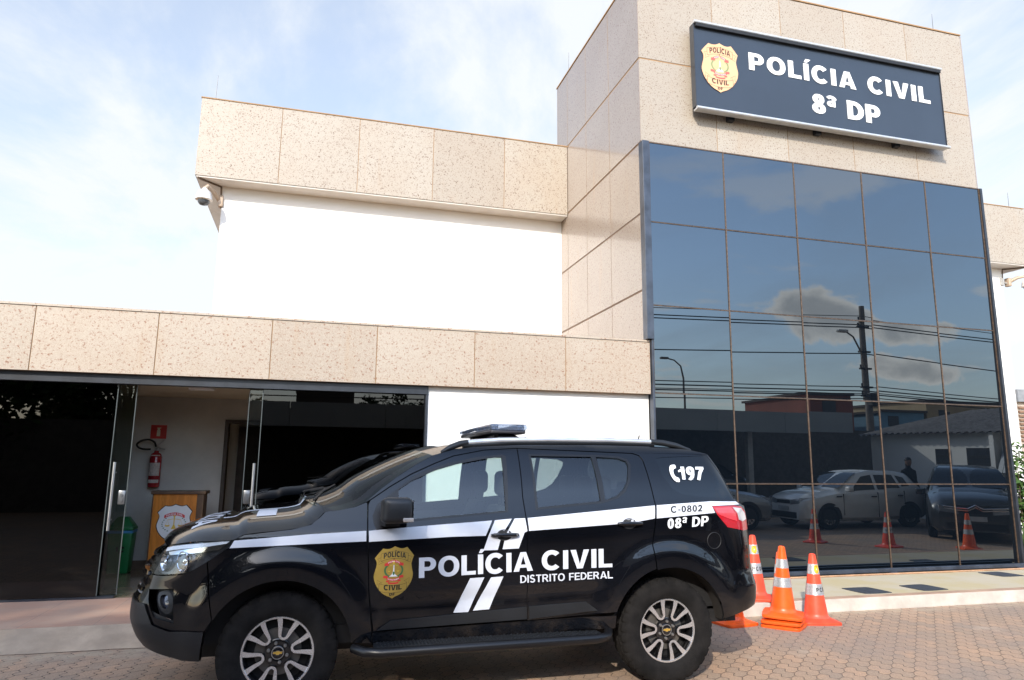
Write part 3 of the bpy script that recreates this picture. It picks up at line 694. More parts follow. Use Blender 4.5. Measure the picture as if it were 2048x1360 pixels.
mb = MB(); mb.box((SX0+.02, SY-.05, SZ1-.06), (SX1-.01, SY, SZ1-.01)); mb.build('rail_shade_strip', M_black, SG)  # solid black bar stands in for the shade under the top rail
for x in (5.9, 7.48, 9.02):
    mb = MB(); mb.box((x-.05, SY+.12, SZ0-.075), (x+.05, SY+.2, SZ0+.1)); mb.box((x-.04, SY+.10, 7.05), (x+.04, 8.80, 8.1)); mb.build('bracket', M_dark, SG)
mb = MB()
def on_sign(x0, x1, z0l, z0r, hl, hr, y): return lambda s, t: (x0+(x1-x0)*s, y, z0l+(z0r-z0l)*s+t*(hl+(hr-hl)*s))
for dy, m in ((-.010, 0),):
    text_into(mb, 'POL\u00cdCIA CIVIL', on_sign(6.17, 9.655, 7.688, 7.652, .292, .288, SY+dy), .255, .15, m)
    text_into(mb, '8\u00aa DP', on_sign(7.284, 8.592, 7.145, 7.120, .325, .32, SY+dy), .27, .10, m)
bm = bmesh.new(); me_ = bpy.data.meshes.new('t'); me_.from_pydata(mb.v, [], mb.f); bm.from_mesh(me_)
r_ = bmesh.ops.extrude_face_region(bm, geom=bm.faces[:]); 
for v in [e for e in r_['geom'] if isinstance(e, bmesh.types.BMVert)]: v.co.y += .0085
bmesh.ops.recalc_face_normals(bm, faces=bm.faces[:]); bm.verts.index_update(); mb = MB(); mb.add([v.co[:] for v in bm.verts], [[v.index for v in f.verts] for f in bm.faces]); bm.free(); bpy.data.meshes.remove(me_)
mb.build('lettering', M_lett, SG)
emblem('emblem', lambda x, y, k: (5.335+(x+2)/665*.635, SY-.012-.0007*k, 7.21+y/885*.825), EM_SIGN, SG)
# ------------------------------------------------------------------ lightning rods, cameras, entrance furniture
def rod(x, y, z0, z1, label, lean=.01):
    mb = MB(); mb.tube([(x, y, z0), (x+lean*.5, y, (z0+z1)/2), (x+lean, y, z1)], [.006, .005, .003], 6); mb.lathe([(0, 0), (.03, 0), (.03, .02), (.012, .04)], 10, 0, 'z', (x, y, z0))
    tag(mb.build('lightning_rod', mat('galvanised_rod', (.16, .16, .17), .5, .5), loc=(x, y, z0)), label, 'rod', 'lightning rods on the roof edges')
rod(-1.95, 12.0, 7.70, 8.17, 'thin grey lightning rod on the left end of the white wing\'s parapet'); rod(4.64, 12.5, 9.26, 10.09, 'thin lightning rod at the back corner of the tower roof')
rod(10.23, 8.9, 9.26, 9.65, 'thin lightning rod above the right end of the signboard'); rod(15.5, 12, 7.70, 8.09, 'thin lightning rod on the parapet right of the glass tower')
M_camw = mat('camera_cream', (.46, .36, .27), .45, var=.05)
def dome_camera(x, y, z, wx, wy, wz, label, box):
    t = thing('security_camera', label, 'camera', (wx, wy, wz), 0, 'dome cameras under the parapets')
    mb = MB(); mb.lathe([(0, .20), (.03, .20), (.05, .17), (.10, .13), (.125, .06), (.13, 0), (.135, -.01), (.10, -.02), (0, -.02)], 20, 0, 'z', (x, y, z)); mb.build('housing', mat('camera_white', (.74, .73, .70), .4), t, smooth=50)
    mb = MB(); mb.lathe([(.095, -.02), (.09, -.06), (.06, -.095), (0, -.11)], 18, 0, 'z', (x, y, z)); mb.build('dome', mat('smoked_dome', (.07, .08, .09), .08), t, smooth=60)
    mb = MB(); d = 1 if wx > x else -1
    mb.tube([(wx-d*.03, wy, wz+.02), (x+(wx-x)*.5, y+(wy-y)*.5, wz+.10), (x+d*.04, y, z+.24), (x, y, z+.19)], [.045, .035, .03, .035], 8); mb.rbox((wx-.05, wy-.06, wz-.10), (wx+.03, wy+.06, wz+.10), .01); mb.build('bracket', M_camw, t, smooth=50)
    if box:
        mb = MB(); mb.rbox((wx-.30, wy-.06, wz-.1), (wx-.2, wy+.05, wz+.08), .01); mb.tube([(wx-.2, wy, wz-.02), (wx, wy, wz-.02)], .02, 6); mb.build('junction_box', mat('grey_box', (.36, .35, .33), .5), t)
dome_camera(-1.99, 12.0, 5.92, -1.76, 12.32, 6.02, 'cream dome camera under the left end of the white wing\'s parapet', False)
dome_camera(15.92, 12.1, 5.86, 15.62, 12.33, 5.98, 'dome camera beside the parapet right of the glass tower', True)
# lobby things
mb = MB(); mb.rbox((-1.50, 9.15, 2.485), (-1.22, 9.28, 2.562), .01); tag(mb.build('ceiling_lamp', mat('lamp_housing', (.72, .71, .70), .5), loc=(-1.36, 9.2, 2.5)), 'white box lamp under the ceiling just inside the open entrance', 'lamp')
mb = MB(); mb.box((-2.29, 11.238, 1.955), (-2.08, 11.248, 2.15), 0)
icon = [(-.022, -.06), (.022, -.06), (.022, .025), (.012, .04), (.012, .05), (.03, .055), (.03, .063), (-.022, .063), (-.022, .05), (-.012, .05), (-.012, .04), (-.022, .025)]
mb.prism(icon, lambda x, y: (-2.185+x, 11.2355, 2.05+y), lambda x, y: (-2.185+x, 11.238, 2.05+y), 1)
tag(mb.build('extinguisher_sign', [M_red, mat('sign_cream', (.72, .64, .50), .5)], loc=(-2.185, 11.24, 2.05)), 'red square sign with a white extinguisher symbol on the lobby wall', 'sign')
FX = thing('fire_extinguisher', 'red fire extinguisher with black hose hanging on the lobby wall', 'extinguisher', (-2.17, 11.15, 1.27))
ex = (-2.17, 11.15, 0)
mb = MB(); mb.lathe([(0, 1.27), (.07, 1.27), (.08, 1.285), (.08, 1.69), (.065, 1.735), (.03, 1.76), (.03, 1.78), (0, 1.78)], 20, 0, 'z', ex); mb.build('cylinder', mat('extinguisher_red', (.34, .012, .02), .25, coat=.5), FX, smooth=50)
mb = MB()
for z0, z1, m in ((1.43, 1.61, 0), (1.33, 1.375, 0), (1.68, 1.72, 0)):
    pts = [(ex[0]+(.0815 if z1 < 1.65 else .074)*math.sin(a), ex[1]-(.0815 if z1 < 1.65 else .074)*math.cos(a)) for a in [R(-55+110*i/8) for i in range(9)]]
    mb.add([(x, y, z0) for x, y in pts]+[(x, y, z1) for x, y in pts], [(i, i+1, 10+i, 9+i) for i in range(8)])
mb.build('paper_label', mat('extinguisher_label', (.60, .53, .50), .6, var=.2, vs=60), FX, smooth=60)
mb = MB(); mb.tube([(-2.17, 11.15, 1.77), (-2.16, 11.13, 1.83)], .022, 8); mb.tube([(-2.17, 11.14, 1.83), (-2.05, 11.12, 1.80)], .010, 6); mb.tube([(-2.16, 11.14, 1.85), (-2.08, 11.12, 1.93)], .010, 6); mb.build('valve', M_steel, FX)
mb = MB(); _h = [(-2.18, 11.13, 1.84), (-2.20, 11.10, 1.90), (-2.27, 11.08, 1.935), (-2.36, 11.08, 1.92), (-2.42, 11.09, 1.87), (-2.40, 11.1, 1.825), (-2.33, 11.1, 1.80), (-2.24, 11.1, 1.80)]; mb.tube([_cr(_h[max(i-1, 0)], _h[i], _h[i+1], _h[min(i+2, 7)], k/4) for i in range(7) for k in range(4)]+[_h[-1]], .014, 8); mb.build('hose', M_black, FX, smooth=60)
def bin_(x, y, z, body, label, group=None):
    t = thing('litter_bin', label, 'bin', (x, y, z))
    mb = MB()
    def ringz(s0, zz): return [(x-.15*s0, y-.14*s0, z+zz), (x+.15*s0, y-.14*s0, z+zz), (x+.15*s0, y+.14*s0, z+zz), (x-.15*s0, y+.14*s0, z+zz)]
    mb.hexa(ringz(.86, 0)+ringz(1.0, .56)); mb.build('body', body, t, bevel=.02, smooth=40)
    mb = MB(); mb.hexa(ringz(1.05, .565)+ringz(1.05, .61)); mb.hexa(ringz(1.0, .61)+ringz(.45, .74)); mb.build('lid', body, t, bevel=.015, smooth=40)
    mb = MB(); mb.hexa(ringz(1.02, .53)+ringz(1.02, .563)); mb.build('bag_rim', mat('blue_bin_bag', (.08, .30, .55), .4), t)
    mb = MB()
    for k in range(3):
        a = R(90+120*k); c, s_ = math.cos(a), math.sin(a)
        for p in ([(-.03, .028), (.016, .028), (.016, .046), (-.03, .046)], [(.016, .018), (.04, .037), (.016, .056)]):
            q = [(px*c-py*s_, px*s_+py*c) for px, py in p]; mb.add([(x+.02+u, y-.136-.012*(.32+v), z+.32+v) for u, v in q], [tuple(range(len(q)))])
    mb.build('recycling_mark', M_ink, t, fix=False)
bin_(-2.45, 10.92, .142, mat('green_plastic', (.012, .20, .055), .35), 'green litter bin with a recycling mark against the lobby wall')
bin_(-2.83, 10.95, .142, mat('dark_plastic', (.03, .035, .05), .35), 'dark litter bin behind the fixed glass left of the green bin')
LC = thing('lectern', 'varnished wooden lectern with a white police shield on its front', 'lectern', (-1.68, 10.45, .142))
def wood_mat():
    m, nt, n, l, b = newmat('varnished_wood'); tcn = n.new('ShaderNodeTexCoord'); mp = n.new('ShaderNodeMapping'); mp.inputs['Scale'].default_value = (9, 9, 1.2); l.new(tcn.outputs['Object'], mp.inputs[0])
    l.new(nmix(nt, nramp(nt, nnoise(nt, mp.outputs[0], 2.5, 6, .6, .5), .35, .65), (.66, .235, .035), (.50, .165, .022)), b.inputs['Base Color']); b.inputs['Roughness'].default_value = .3; return m
mb = MB(); mb.box((-1.985, 10.30, .142), (-1.46, 10.33, 1.205)); mb.build('front_panel', wood_mat(), LC)
mb = MB(); mb.box((-2.0, 10.29, .142), (-1.985, 10.62, 1.21)); mb.box((-1.46, 10.29, .142), (-1.375, 10.62, 1.21)); mb.box((-2.02, 10.27, 1.205), (-1.35, 10.66, 1.245)); mb.build('frame', mat('stained_wood', (.10, .055, .03), .4, var=.25), LC, bevel=.006)
mb = MB(); lf = lambda x, y, k: (-1.715+(x-330)/665*.41, 10.299-.0007*k, .60+y/885*.47)
flat(mb, smooth_poly(EM_OUT, 3, (0, 3, 5, 15, 25, 27)), lambda x, y, k: (-1.715+(x-330)*1.05/665*.41, 10.2996, .60+(y-20)*1.045/885*.47), 0, 1); flat(mb, smooth_poly(EM_OUT, 3, (0, 3, 5, 15, 25, 27)), lf, 1, 3)
pr = [(x, 700-70*((x-330)/200)**2) for x in [130+50*i for i in range(9)]]; flat(mb, pr+[(x, y-75) for x, y in pr[::-1]], lf, 2, 2)
text_into(mb, 'POL\u00cdCIA CIVIL', lambda s, t: lf(170+320*s, 640+45*t-70*((170+320*s-330)/200)**2, 3), .22, .12, 3)
for sx in (-1, 1):
    for k in range(8):
        a = R(-60+15*k); flat(mb, [(330+sx*230*math.cos(a)+dx, 420+190*math.sin(a)+dy) for dx, dy in _arc(0, 0, 16, 12, 0, 360, 8)[:-1]], lf, 2, 4)
for p, w_ in (([(330, 300), (330, 590)], 22), ([(200, 520), (330, 545), (460, 520)], 12), ([(165, 390), (200, 515), (240, 390)], 6), ([(420, 390), (460, 515), (495, 390)], 6)):
    q, _ = _rib(p, w_); flat(mb, q, lf, 3, 5)
for x in (203, 457): flat(mb, [(x-55, 395), (x+55, 395), (x+30, 360), (x-30, 360)], lf, 4, 5)
flat(mb, [(290, 640), (330, 560), (370, 640), (330, 615)], lf, 4, 5); flat(mb, [(280, 300), (380, 300), (345, 400), (315, 400)], lf, 4, 5)
mb.build('shield', EM_CAR, LC, fix=False)
# rubber pads set in the yellow pavement
M_pad = mat('dark_rubber', (.040, .045, .055), .7, var=.35, vs=25, bump=.5, bs=40)
for (cx, cy, ang, lb) in ((6.62, 7.485, 0, 'dark rounded rubber pad on the yellow pavement, nearest the traffic cones'), (7.50, 7.50, .06, 'dark rounded rubber pad on the yellow pavement, middle one of the three'), (9.565, 8.175, 0, 'dark rounded rubber pad by the right end of the glass wall')):
    q = smooth_poly([(-.2, .17), (-.14, .195), (.13, .195), (.19, .13), (.2, -.17), (.14, -.195), (-.13, -.195), (-.19, -.13)], 4)
    mb = MB(); mb.prism(q, lambda x, y: (cx+x, cy+y+x*ang, .1475), lambda x, y: (cx+x, cy+y+x*ang, .1405))
    tag(mb.build('rubber_pad', M_pad, loc=(cx, cy, .1405)), lb, 'pad', 'rubber pads on the pavement')
# ------------------------------------------------------------------ traffic cones
M_or = mat('cone_orange', (.86, .11, .013), .36, var=.14, vs=9); M_or2 = mat('cone_orange_red', (.86, .08, .035), .40, var=.14, vs=9)
M_band = mat('reflective_band', (.52, .53, .54), .32, .55, var=.18, vs=70, bump=.25, bs=90)
def cone_r(z): return .135+(.038-.135)*(z-.04)/(.72-.04)
def make_cone(omat, kind_, sq=.21):
    """cone standing on the origin; kind_: 'plain' | 'pcdf'"""
    t = thing('traffic_cone', 'x', 'cone', (0, 0, 0), 0, 'traffic cones')
    mb = MB(); q = smooth_poly([(-sq, -sq*.72), (-sq*.72, -sq), (sq*.72, -sq), (sq, -sq*.72), (sq, sq*.72), (sq*.72, sq), (-sq*.72, sq), (-sq, sq*.72)], 3)
    n = len(q); rings = []
    def ring(f, zz): return [(x*f, y*f, zz) for x, y in q]
    circ = lambda r, zz: [(r*x/math.hypot(x, y), r*y/math.hypot(x, y), zz) for x, y in q]
    rings = [ring(.98, .0), ring(1.0, .012), ring(.985, .028), [tuple((a*.45+b*.55) for a, b in zip(p0, p1)) for p0, p1 in zip(ring(.98, .032), circ(.165, .045))], circ(.150, .055)]
    mb.add([p for r in rings for p in r], [(i*n+k, i*n+(k+1) % n, (i+1)*n+(k+1) % n, (i+1)*n+k) for i in range(4) for k in range(n)]); mb.build('base', omat, t, smooth=45)
    mb = MB(); pr = [(.150, .055), (.138, .07)]
    zs_ = [.07+.65*i/40 for i in range(41)]
    pr += [(cone_r(z)+(.0022 if abs(z-.36) < .012 or abs(z-.385) < .006 or abs(z-.54) < .008 else 0), z) for z in zs_[1:]]
    pr += [(.036, .735), (.026, .745), (.024, .735), (0, .72)]
    mb.lathe(pr, 40, 0); mb.build('body', omat, t, smooth=35)
    for k, (z0, z1) in enumerate(((.30, .42), (.525, .635)) if kind_ == 'pcdf' else ((.315, .415), (.515, .61))):
        mb = MB(); mb.lathe([(cone_r(z0)+.0005, z0), (cone_r(z0)+.003, z0), (cone_r(z1)+.003, z1), (cone_r(z1)+.0005, z1)], 40, 0); b = mb.build('reflective_band', M_band, t, smooth=35)
        if kind_ == 'pcdf':
            mb = MB(); zc = (z0+z1)/2
            def wrap(a, z, k=0): r = cone_r(z)+.0045+.0006*k; return (r*math.sin(a), -r*math.cos(a), z)
            if k == 0:
                text_into(mb, 'PCDF', lambda s, tt: wrap(R(-12+95*s), zc-.023+.045*tt), .24, .35, 0, .25); mb.build('lettering', M_ink, b, fix=False)
            else:
                flat(mb, smooth_poly(EM_OUT, 2), lambda x, y, k: wrap((x-330)/665*1.05+.22, zc-.048+y/885*.096), 0, 0, 90)
                flat(mb, [(190, 300), (470, 300), (400, 560), (330, 640), (260, 560)], lambda x, y, k: wrap((x-330)/665*1.05+.22, zc-.048+y/885*.096, 1), 0, 1, 90)
                flat(mb, [(260, 380), (400, 380), (330, 560)], lambda x, y, k: wrap((x-330)/665*1.05+.22, zc-.048+y/885*.096, 2), 0, 2, 90)
                for u0, u1, yb, tx in ((130, 530, 680, 'POL\u00cdCIA'), (170, 490, 120, 'CIVIL')): text_into(mb, tx, lambda s, tt: wrap((u0+(u1-u0)*s-330)/665*1.05+.22, zc-.048+(yb+95*tt)/885*.096, 1), .24, .12, 3)
                mb.build('shield', [mat('cone_badge_yellow', (.80, .46, .02), .4), mat('badge_amber', (.70, .34, .02), .4), M_wht, M_brownink], b, fix=False)
    return t
def put(o, x, y, z, rz, label, first=None):
    o.location = (x, y, z); o.rotation_euler = (0, 0, rz); o['label'] = label
    return o
CP = make_cone(M_or, 'plain'); CQ = make_cone(M_or2, 'pcdf')
for o, x, y, z, rot, lb in (
    (CQ, 5.27, 6.72, 0, (0, 0, R(-14)), 'traffic cone with PCDF band and yellow shield, rightmost of the cones'),
    (copy_tree(CQ), 4.95, 7.33, .1435, (0, 0, R(-32)), 'traffic cone standing up on the white kerb, half hidden behind the car\'s tail'),
    (CP, 4.79, 6.62, .104, (R(2), R(-1.5), R(50)), 'plain banded traffic cone on top of the stack of three'),
    (copy_tree(CP), 4.79, 6.62, .043, (0, 0, R(44)), 'middle traffic cone of the stack, showing only its base'),
    (copy_tree(CP), 4.795, 6.615, 0, (0, 0, R(40)), 'lowest traffic cone of the stack, its base on the paving'),
    (copy_tree(CP), 4.34, 6.86, 0, (0, 0, R(8)), 'traffic cone under the car\'s rear bumper, only its orange foot showing'),
    (copy_tree(CQ), 10.38, 4.53, 0, (0, 0, R(150)), 'traffic cone mirrored in the glass in front of the white hatchback\'s front wheel'),
    (copy_tree(CQ), 11.32, 5.54, 0, (0, 0, R(170)), 'traffic cone mirrored in the glass near the white hatchback\'s rear wheel'),
    (copy_tree(CP), 12.75, 6.12, 0, (0, 0, R(20)), 'traffic cone mirrored in the glass in front of the people carrier')):
    o.location = (x, y, z); o.rotation_euler = rot; o.scale = (.94, .94, .94); o['label'] = lb
# ------------------------------------------------------------------ the police car (near side faces the viewer, nose to the left)
CAR = thing('police_suv', 'black police SUV with white side stripe, gold shield and roof light bar', 'police car', (1.25, CAR_Y, 0))
def car_paint():
    m, nt, n, l, b = newmat('black_car_paint'); tcn = n.new('ShaderNodeTexCoord')
    l.new(nmix(nt, nramp(nt, nnoise(nt, tcn.outputs['Object'], 1.5, 4), .3, .7), (.0022, .0026, .004), (.004, .0045, .0065)), b.inputs['Base Color']); spz = n.new('ShaderNodeSeparateXYZ'); l.new(tcn.outputs['Object'], spz.inputs[0]); grime = nmath(nt, 'MULTIPLY', nramp(nt, spz.outputs[2], .85, .42), nramp(nt, nnoise(nt, tcn.outputs['Object'], 7, 7, .7), .40, .75, 0, .22)); base_ = b.inputs['Base Color'].links[0].from_socket; l.new(nmix(nt, grime, base_, (.10, .075, .055)), b.inputs['Base Color'])
    b.inputs['Roughness'].default_value = .16; b.inputs['Specular IOR Level'].default_value = .08; b.inputs['Coat Weight'].default_value = 1.0; b.inputs['Coat Roughness'].default_value = .012; b.inputs['Coat IOR'].default_value = 1.5
    dust = nramp(nt, nnoise(nt, tcn.outputs['Object'], 9, 6, .7), .45, .8, 0, .05); l.new(dust, b.inputs['Coat Roughness']); return m
M_car = car_paint()
M_clad = mat('grey_black_plastic', (.013, .0145, .017), .42, var=.15, vs=5, bump=.10, bs=220)
M_trim = mat('black_trim', (.006, .006, .007), .35); M_seam = M_black
M_vin = mat('white_reflective_vinyl', (.62, .64, .69), .30, .0, .5, var=.03)
M_cab = mat('cabin_dark', (.012, .012, .013), .7, var=.2); M_seat = mat('seat_fabric', (.018, .018, .020), .85, var=.2)
M_wg = glass('side_window_glass', (.66, .76, .73), 1.75); M_rg = glass('tinted_rear_glass', (.40, .46, .45), 1.75); M_pg = glass('privacy_glass', (.05, .06, .07), 1.62, 0, ((.003, .004, .005), .55)); M_ws = glass('windscreen_glass', (.50, .58, .55), 1.38)
def arc_pts(cx, cz, r, a0, a1, n=22): return [(cx+r*math.cos(R(a0+(a1-a0)*i/n)), cz+r*math.sin(R(a0+(a1-a0)*i/n))) for i in range(n+1)]
AR = .472
FWIN = [(.447, 1.170), (.430, 1.205), (.420, 1.262), (.452, 1.338), (.512, 1.384), (.593, 1.443), (.697, 1.524), (.81, 1.576), (.985, 1.633), (1.194, 1.674), (1.395, 1.698), (1.425, 1.688), (1.400, 1.277), (.707, 1.220)]
FGLS = [(.602, 1.436), (.697, 1.500), (.867, 1.572), (1.042, 1.622), (1.237, 1.660), (1.388, 1.678), (1.384, 1.287), (.707, 1.235), (.606, 1.226)]
RWIN = [(1.609, 1.704), (2.169, 1.703), (2.36, 1.694), (2.435, 1.672), (2.452, 1.630), (2.407, 1.501), (2.356, 1.422), (2.284, 1.372), (2.153, 1.337), (1.615, 1.290)]
RGLS = [(1.626, 1.688), (2.128, 1.687), (2.138, 1.352), (1.633, 1.308)]; RGL2 = [(2.168, 1.687), (2.35, 1.678), (2.418, 1.655), (2.425, 1.620), (2.388, 1.508), (2.342, 1.438), (2.275, 1.389), (2.176, 1.358)]
QWIN = [(2.690, 1.665), (2.70, 1.682), (2.761, 1.691), (3.215, 1.712), (3.31, 1.548), (3.365, 1.362), (2.986, 1.383), (2.851, 1.399), (2.758, 1.443), (2.702, 1.546)]
TAIL = [(3.089, 1.307), (3.30, 1.312), (3.42, 1.300), (3.47, 1.262), (3.50, 1.118), (3.40, 1.112), (3.215, 1.145), (3.129, 1.236)]
HL = [(-1.150, .915), (-1.135, 1.000), (-1.085, 1.05), (-1.02, 1.064), (-.80, 1.089), (-.635, 1.108), (-.504, 1.118), (-.475, 1.111), (-.506, 1.070), (-.623, .988), (-.734, .925), (-.793, .903), (-.931, .891), (-1.08, .889)]
FOGR = [(-1.065, .797), (-.838, .812), (-.812, .600), (-.955, .635), (-.985, .68)]
FEND = [(-.475, 1.114), (-.413, 1.146), (-.113, 1.177), (.01, 1.206), (.07, 1.255), (.10, 1.289), (.20, 1.300), (.300, 1.320), (.374, 1.349), (.3815, 1.343), (.3835, 1.162), (.409, .758), (.447, .456), (.447, .420)]+arc_pts(WF, HUBZ, AR, 6, 150)+[(-.598, .80), (-.624, .983), (-.506, 1.067)]
FDOOR = [(.405, 1.363), (.545, 1.456), (.697, 1.544), (.869, 1.621), (1.018, 1.679), (1.261, 1.726), (1.522, 1.744), (1.5165, 1.388), (1.5310, 1.225), (1.5465, .527), (.458, .497), (.4185, .758), (.393, 1.162), (.3915, 1.335)]
RDOOR = [(1.5295, 1.744), (2.49, 1.716), (2.545, 1.700), (2.566, 1.665), (2.570, 1.502), (2.584, 1.313), (2.562, 1.157), (2.535, 1.02)]+arc_pts(WR, HUBZ, AR+.012, 106, 160, 12)+[(1.5540, .515), (1.5385, 1.225), (1.5240, 1.388)]
QUART = [(2.500, 1.7225), (2.553, 1.706), (2.5745, 1.667), (2.5785, 1.502), (2.5925, 1.313), (2.5705, 1.157), (2.5435, 1.02)]+arc_pts(WR, HUBZ, AR, 105, 12, 24)+[(3.146, .455), (3.30, .48), (3.47, .53), (3.62, .55), (3.62, 1.30), (3.47, 1.300), (3.372, 1.350), (3.321, 1.548), (3.236, 1.718)]
CANT = [(.372, 1.353), (.48, 1.445), (.586, 1.523), (.727, 1.613), (.858, 1.684), (1.024, 1.730), (1.2, 1.756), (1.6, 1.775), (2.3, 1.783), (2.8, 1.777), (3.05, 1.757), (3.232, 1.722), (2.50, 1.7235), (1.526, 1.7505), (1.26, 1.7325), (1.016, 1.6855), (.8655, 1.6275), (.694, 1.551), (.541, 1.463), (.403, 1.371)]
SILL = [(.452, .490), (1.55, .508), (2.232, .522)]+[(2.232, .43), (.452, .40)]
BUMP = [(-.572, .622), (-.606, .80), (-.632, .978), (-.734, .919), (-.793, .897), (-.931, .885), (-1.08, .883), (-1.150, .905), (-1.165, .86), (-1.155, .76), (-1.84, .745), (-1.84, .69), (-1.25, .70), (-1.03, .70), (-.99, .645), (-.952, .58), (-.838, .545), (-.723, .550), (-.618, .547)]
GREY = [(-.643, .362), (-.612, .553), (-.723, .556), (-.838, .551), (-.952, .588), (-.992, .652), (-1.035, .712), (-1.25, .716), (-1.84, .70), (-1.84, .46), (-1.3, .43), (-1.095, .42), (-.891, .385), (-.771, .363)]
GRIL = [(-1.84, .752), (-1.16, .765), (-1.170, .86), (-1.155, .92), (-1.14, 1.0), (-1.09, 1.055), (-1.2, 1.06), (-1.84, 1.055)]
TGATE = [(3.626, .55), (4.34, .56), (4.34, 1.30), (3.626, 1.30)]
for side in (-1, 1):
    P = lambda u, z, o=0.0, s=side: S(u, z, o, s)
    near = side < 0
    skin('fender', FEND, P, M_car, CAR, step=.028, rim=.02)
    fd = skin('front_door', FDOOR, P, M_car, CAR, [FWIN], .028, .02); rd = skin('rear_door', RDOOR, P, M_car, CAR, [RWIN], .028, .02)
    qp = skin('rear_quarter', QUART, P, M_car, CAR, [QWIN, TAIL], .028, .02)
    skin('roof_side', CANT, P, M_car, CAR, (), .028, .02); skin('sill', SILL, P, M_car, CAR, (), .05, .02, -.004)
    bu = skin('front_bumper', BUMP, P, M_car, CAR, [FOGR] , .028, .02); gb = skin('bumper_guard', GREY, P, M_clad, CAR, (), .03, .05, .012)
    skin('grille', GRIL, P, M_trim, CAR, (), .05, .0, -.035)
    skin('tailgate', TGATE, P, M_car, CAR, (), .05, .02)
    # backing behind the shut lines
    skin('inner_panel', [(-.56, .68), (-.47, 1.06), (.09, 1.24), (.36, 1.33), (.42, 1.15), (1.5, 1.21), (2.5, 1.28), (2.62, 1.45), (2.6, 1.70), (2.66, 1.70), (2.64, 1.30), (3.0, 1.28), (3.3, 1.0), (3.12, .62)]+arc_pts(WR, HUBZ, AR+.005, 25, 158, 18)+[(.47, .44)]+arc_pts(WF, HUBZ, AR+.005, 12, 146, 18), P, M_black, CAR, (), .06, 0, -.035)
    for pth in ([(.40, 1.365), (.543, 1.46), (.695, 1.548), (.867, 1.624), (1.017, 1.682), (1.26, 1.729), (1.524, 1.747), (2.49, 1.719), (2.55, 1.70), (2.571, 1.66), (2.574, 1.5), (2.588, 1.30)], [(1.534, 1.20), (1.520, 1.388), (1.526, 1.735)]):
        skin('pillar_trim', _rib(pth, .046)[0], P, M_black, CAR, (), .05, 0, -.024)
    # windows: black frames, then the panes
    skin('window_frame', FWIN, P, M_trim, fd, [FGLS], .03, .012, .001); skin('window', FGLS, P, M_wg, fd, (), .04, 0, -.010)
    skin('window_frame', RWIN, P, M_trim, rd, [RGLS, RGL2], .03, .012, .001); skin('window', RGLS, P, M_rg, rd, (), .04, 0, -.010); skin('window', RGL2, P, M_rg, rd, (), .04, 0, -.010)
    skin('quarter_window', QWIN, P, M_pg, qp, (), .04, 0, -.003)
    # chrome window line is absent on this car; door cladding, handles
    skin('cladding', [(.483, .504), (.571, .562), (1.540, .612), (1.543, .527)], P, M_clad, fd, (), .04, .02, .014); skin('cladding', [(1.559, .614), (1.997, .629), (2.084, .566), (1.564, .527)], P, M_clad, rd, (), .04, .02, .014)
    for d, x0, x1, z in ((fd, 1.262, 1.465, 1.118), (rd, 2.250, 2.453, 1.185)):
        zc = z; xc = (x0+x1)/2
        skin('handle_recess', [(xc+.058*math.cos(R(a)), zc+.040*math.sin(R(a))) for a in range(0, 360, 20)], P, M_black, d, (), .03, 0, .0016)
        mb = MB(); pts = [Vector(P(x0+(x1-x0)*t, zc+.003*math.sin(t*3.14), .012+.020*math.sin(math.pi*min(1, max(0, t))))) for t in [i/10 for i in range(11)]]
        mb.tube(pts, [.009]+[.0145]*9+[.012], 8)
        if d is fd: mb.tube([P(x1-.012, zc+.002, .02), P(x1-.012, zc+.002, .032)], .007, 8, 1)
        mb.build('handle', [M_car, M_steel], d, smooth=60)
    # lamps
    hl = skin('headlight', HL, P, mat('lamp_housing_dark', (.10, .11, .125), .18, .7, var=.5, vs=12), CAR, (), .03, .03, -.045)
    skin('reflector', [(-1.0, 1.040), (-.80, 1.068), (-.60, 1.092), (-.500, 1.102), (-.565, 1.055), (-.69, 1.035), (-.80, 1.025), (-.95, 1.010)], P, M_chrome, hl, (), .03, .012, -.022)
    skin('daylight_strip', [(-1.05, 1.052), (-.80, 1.082), (-.60, 1.103), (-.495, 1.112), (-.52, 1.094), (-.64, 1.075), (-.80, 1.058), (-1.03, 1.030)], P, mat('lamp_white', (.75, .78, .82), .2), hl, (), .03, .008, -.012)
    for uu, zz_, rr_ in ((-.80, .975, .062), (-.985, .965, .056)):
        c = Vector(P(uu, zz_, -.035)); d = (Vector(P(uu, zz_, 0))-c).normalized(); d = (d+Vector((-.9, 0, 0))).normalized()
        M = Matrix.Translation(c) @ d.to_track_quat('Z', 'Y').to_matrix().to_4x4(); mb = MB()
        mb.lathe([(0, -.035), (rr_*.5, -.03), (rr_*.85, -.008), (rr_, .018), (rr_*1.08, .018)], 22); mb.lathe([(rr_*.45, -.02), (rr_*.42, .0), (rr_*.25, .012), (0, .016)], 18)
        mb.v = [tuple(M @ Vector(p)) for p in mb.v]; mb.build('projector', M_chrome, hl, smooth=60)
    skin('lens', HL, P, glass('clear_lens', (.93, .95, .96), 1.5), hl, (), .03, 0, .001)
    tl = skin('tail_light', TAIL, P, mat('tail_red', (.42, .012, .02), .12, coat=.8), CAR, (), .03, .03, .002)
    skin('clear_section', [(3.29, 1.298), (3.41, 1.286), (3.452, 1.248), (3.465, 1.20), (3.40, 1.185), (3.345, 1.20), (3.335, 1.25)], P, mat('tail_clear', (.62, .58, .58), .12, .3, coat=.8), tl, (), .03, .004, .005)
    skin('bright_section', [(3.105, 1.292), (3.27, 1.300), (3.31, 1.24), (3.32, 1.19), (3.22, 1.215), (3.14, 1.245)], P, mat('tail_light_red', (.75, .06, .075), .15, coat=.8), tl, (), .03, .004, .005)
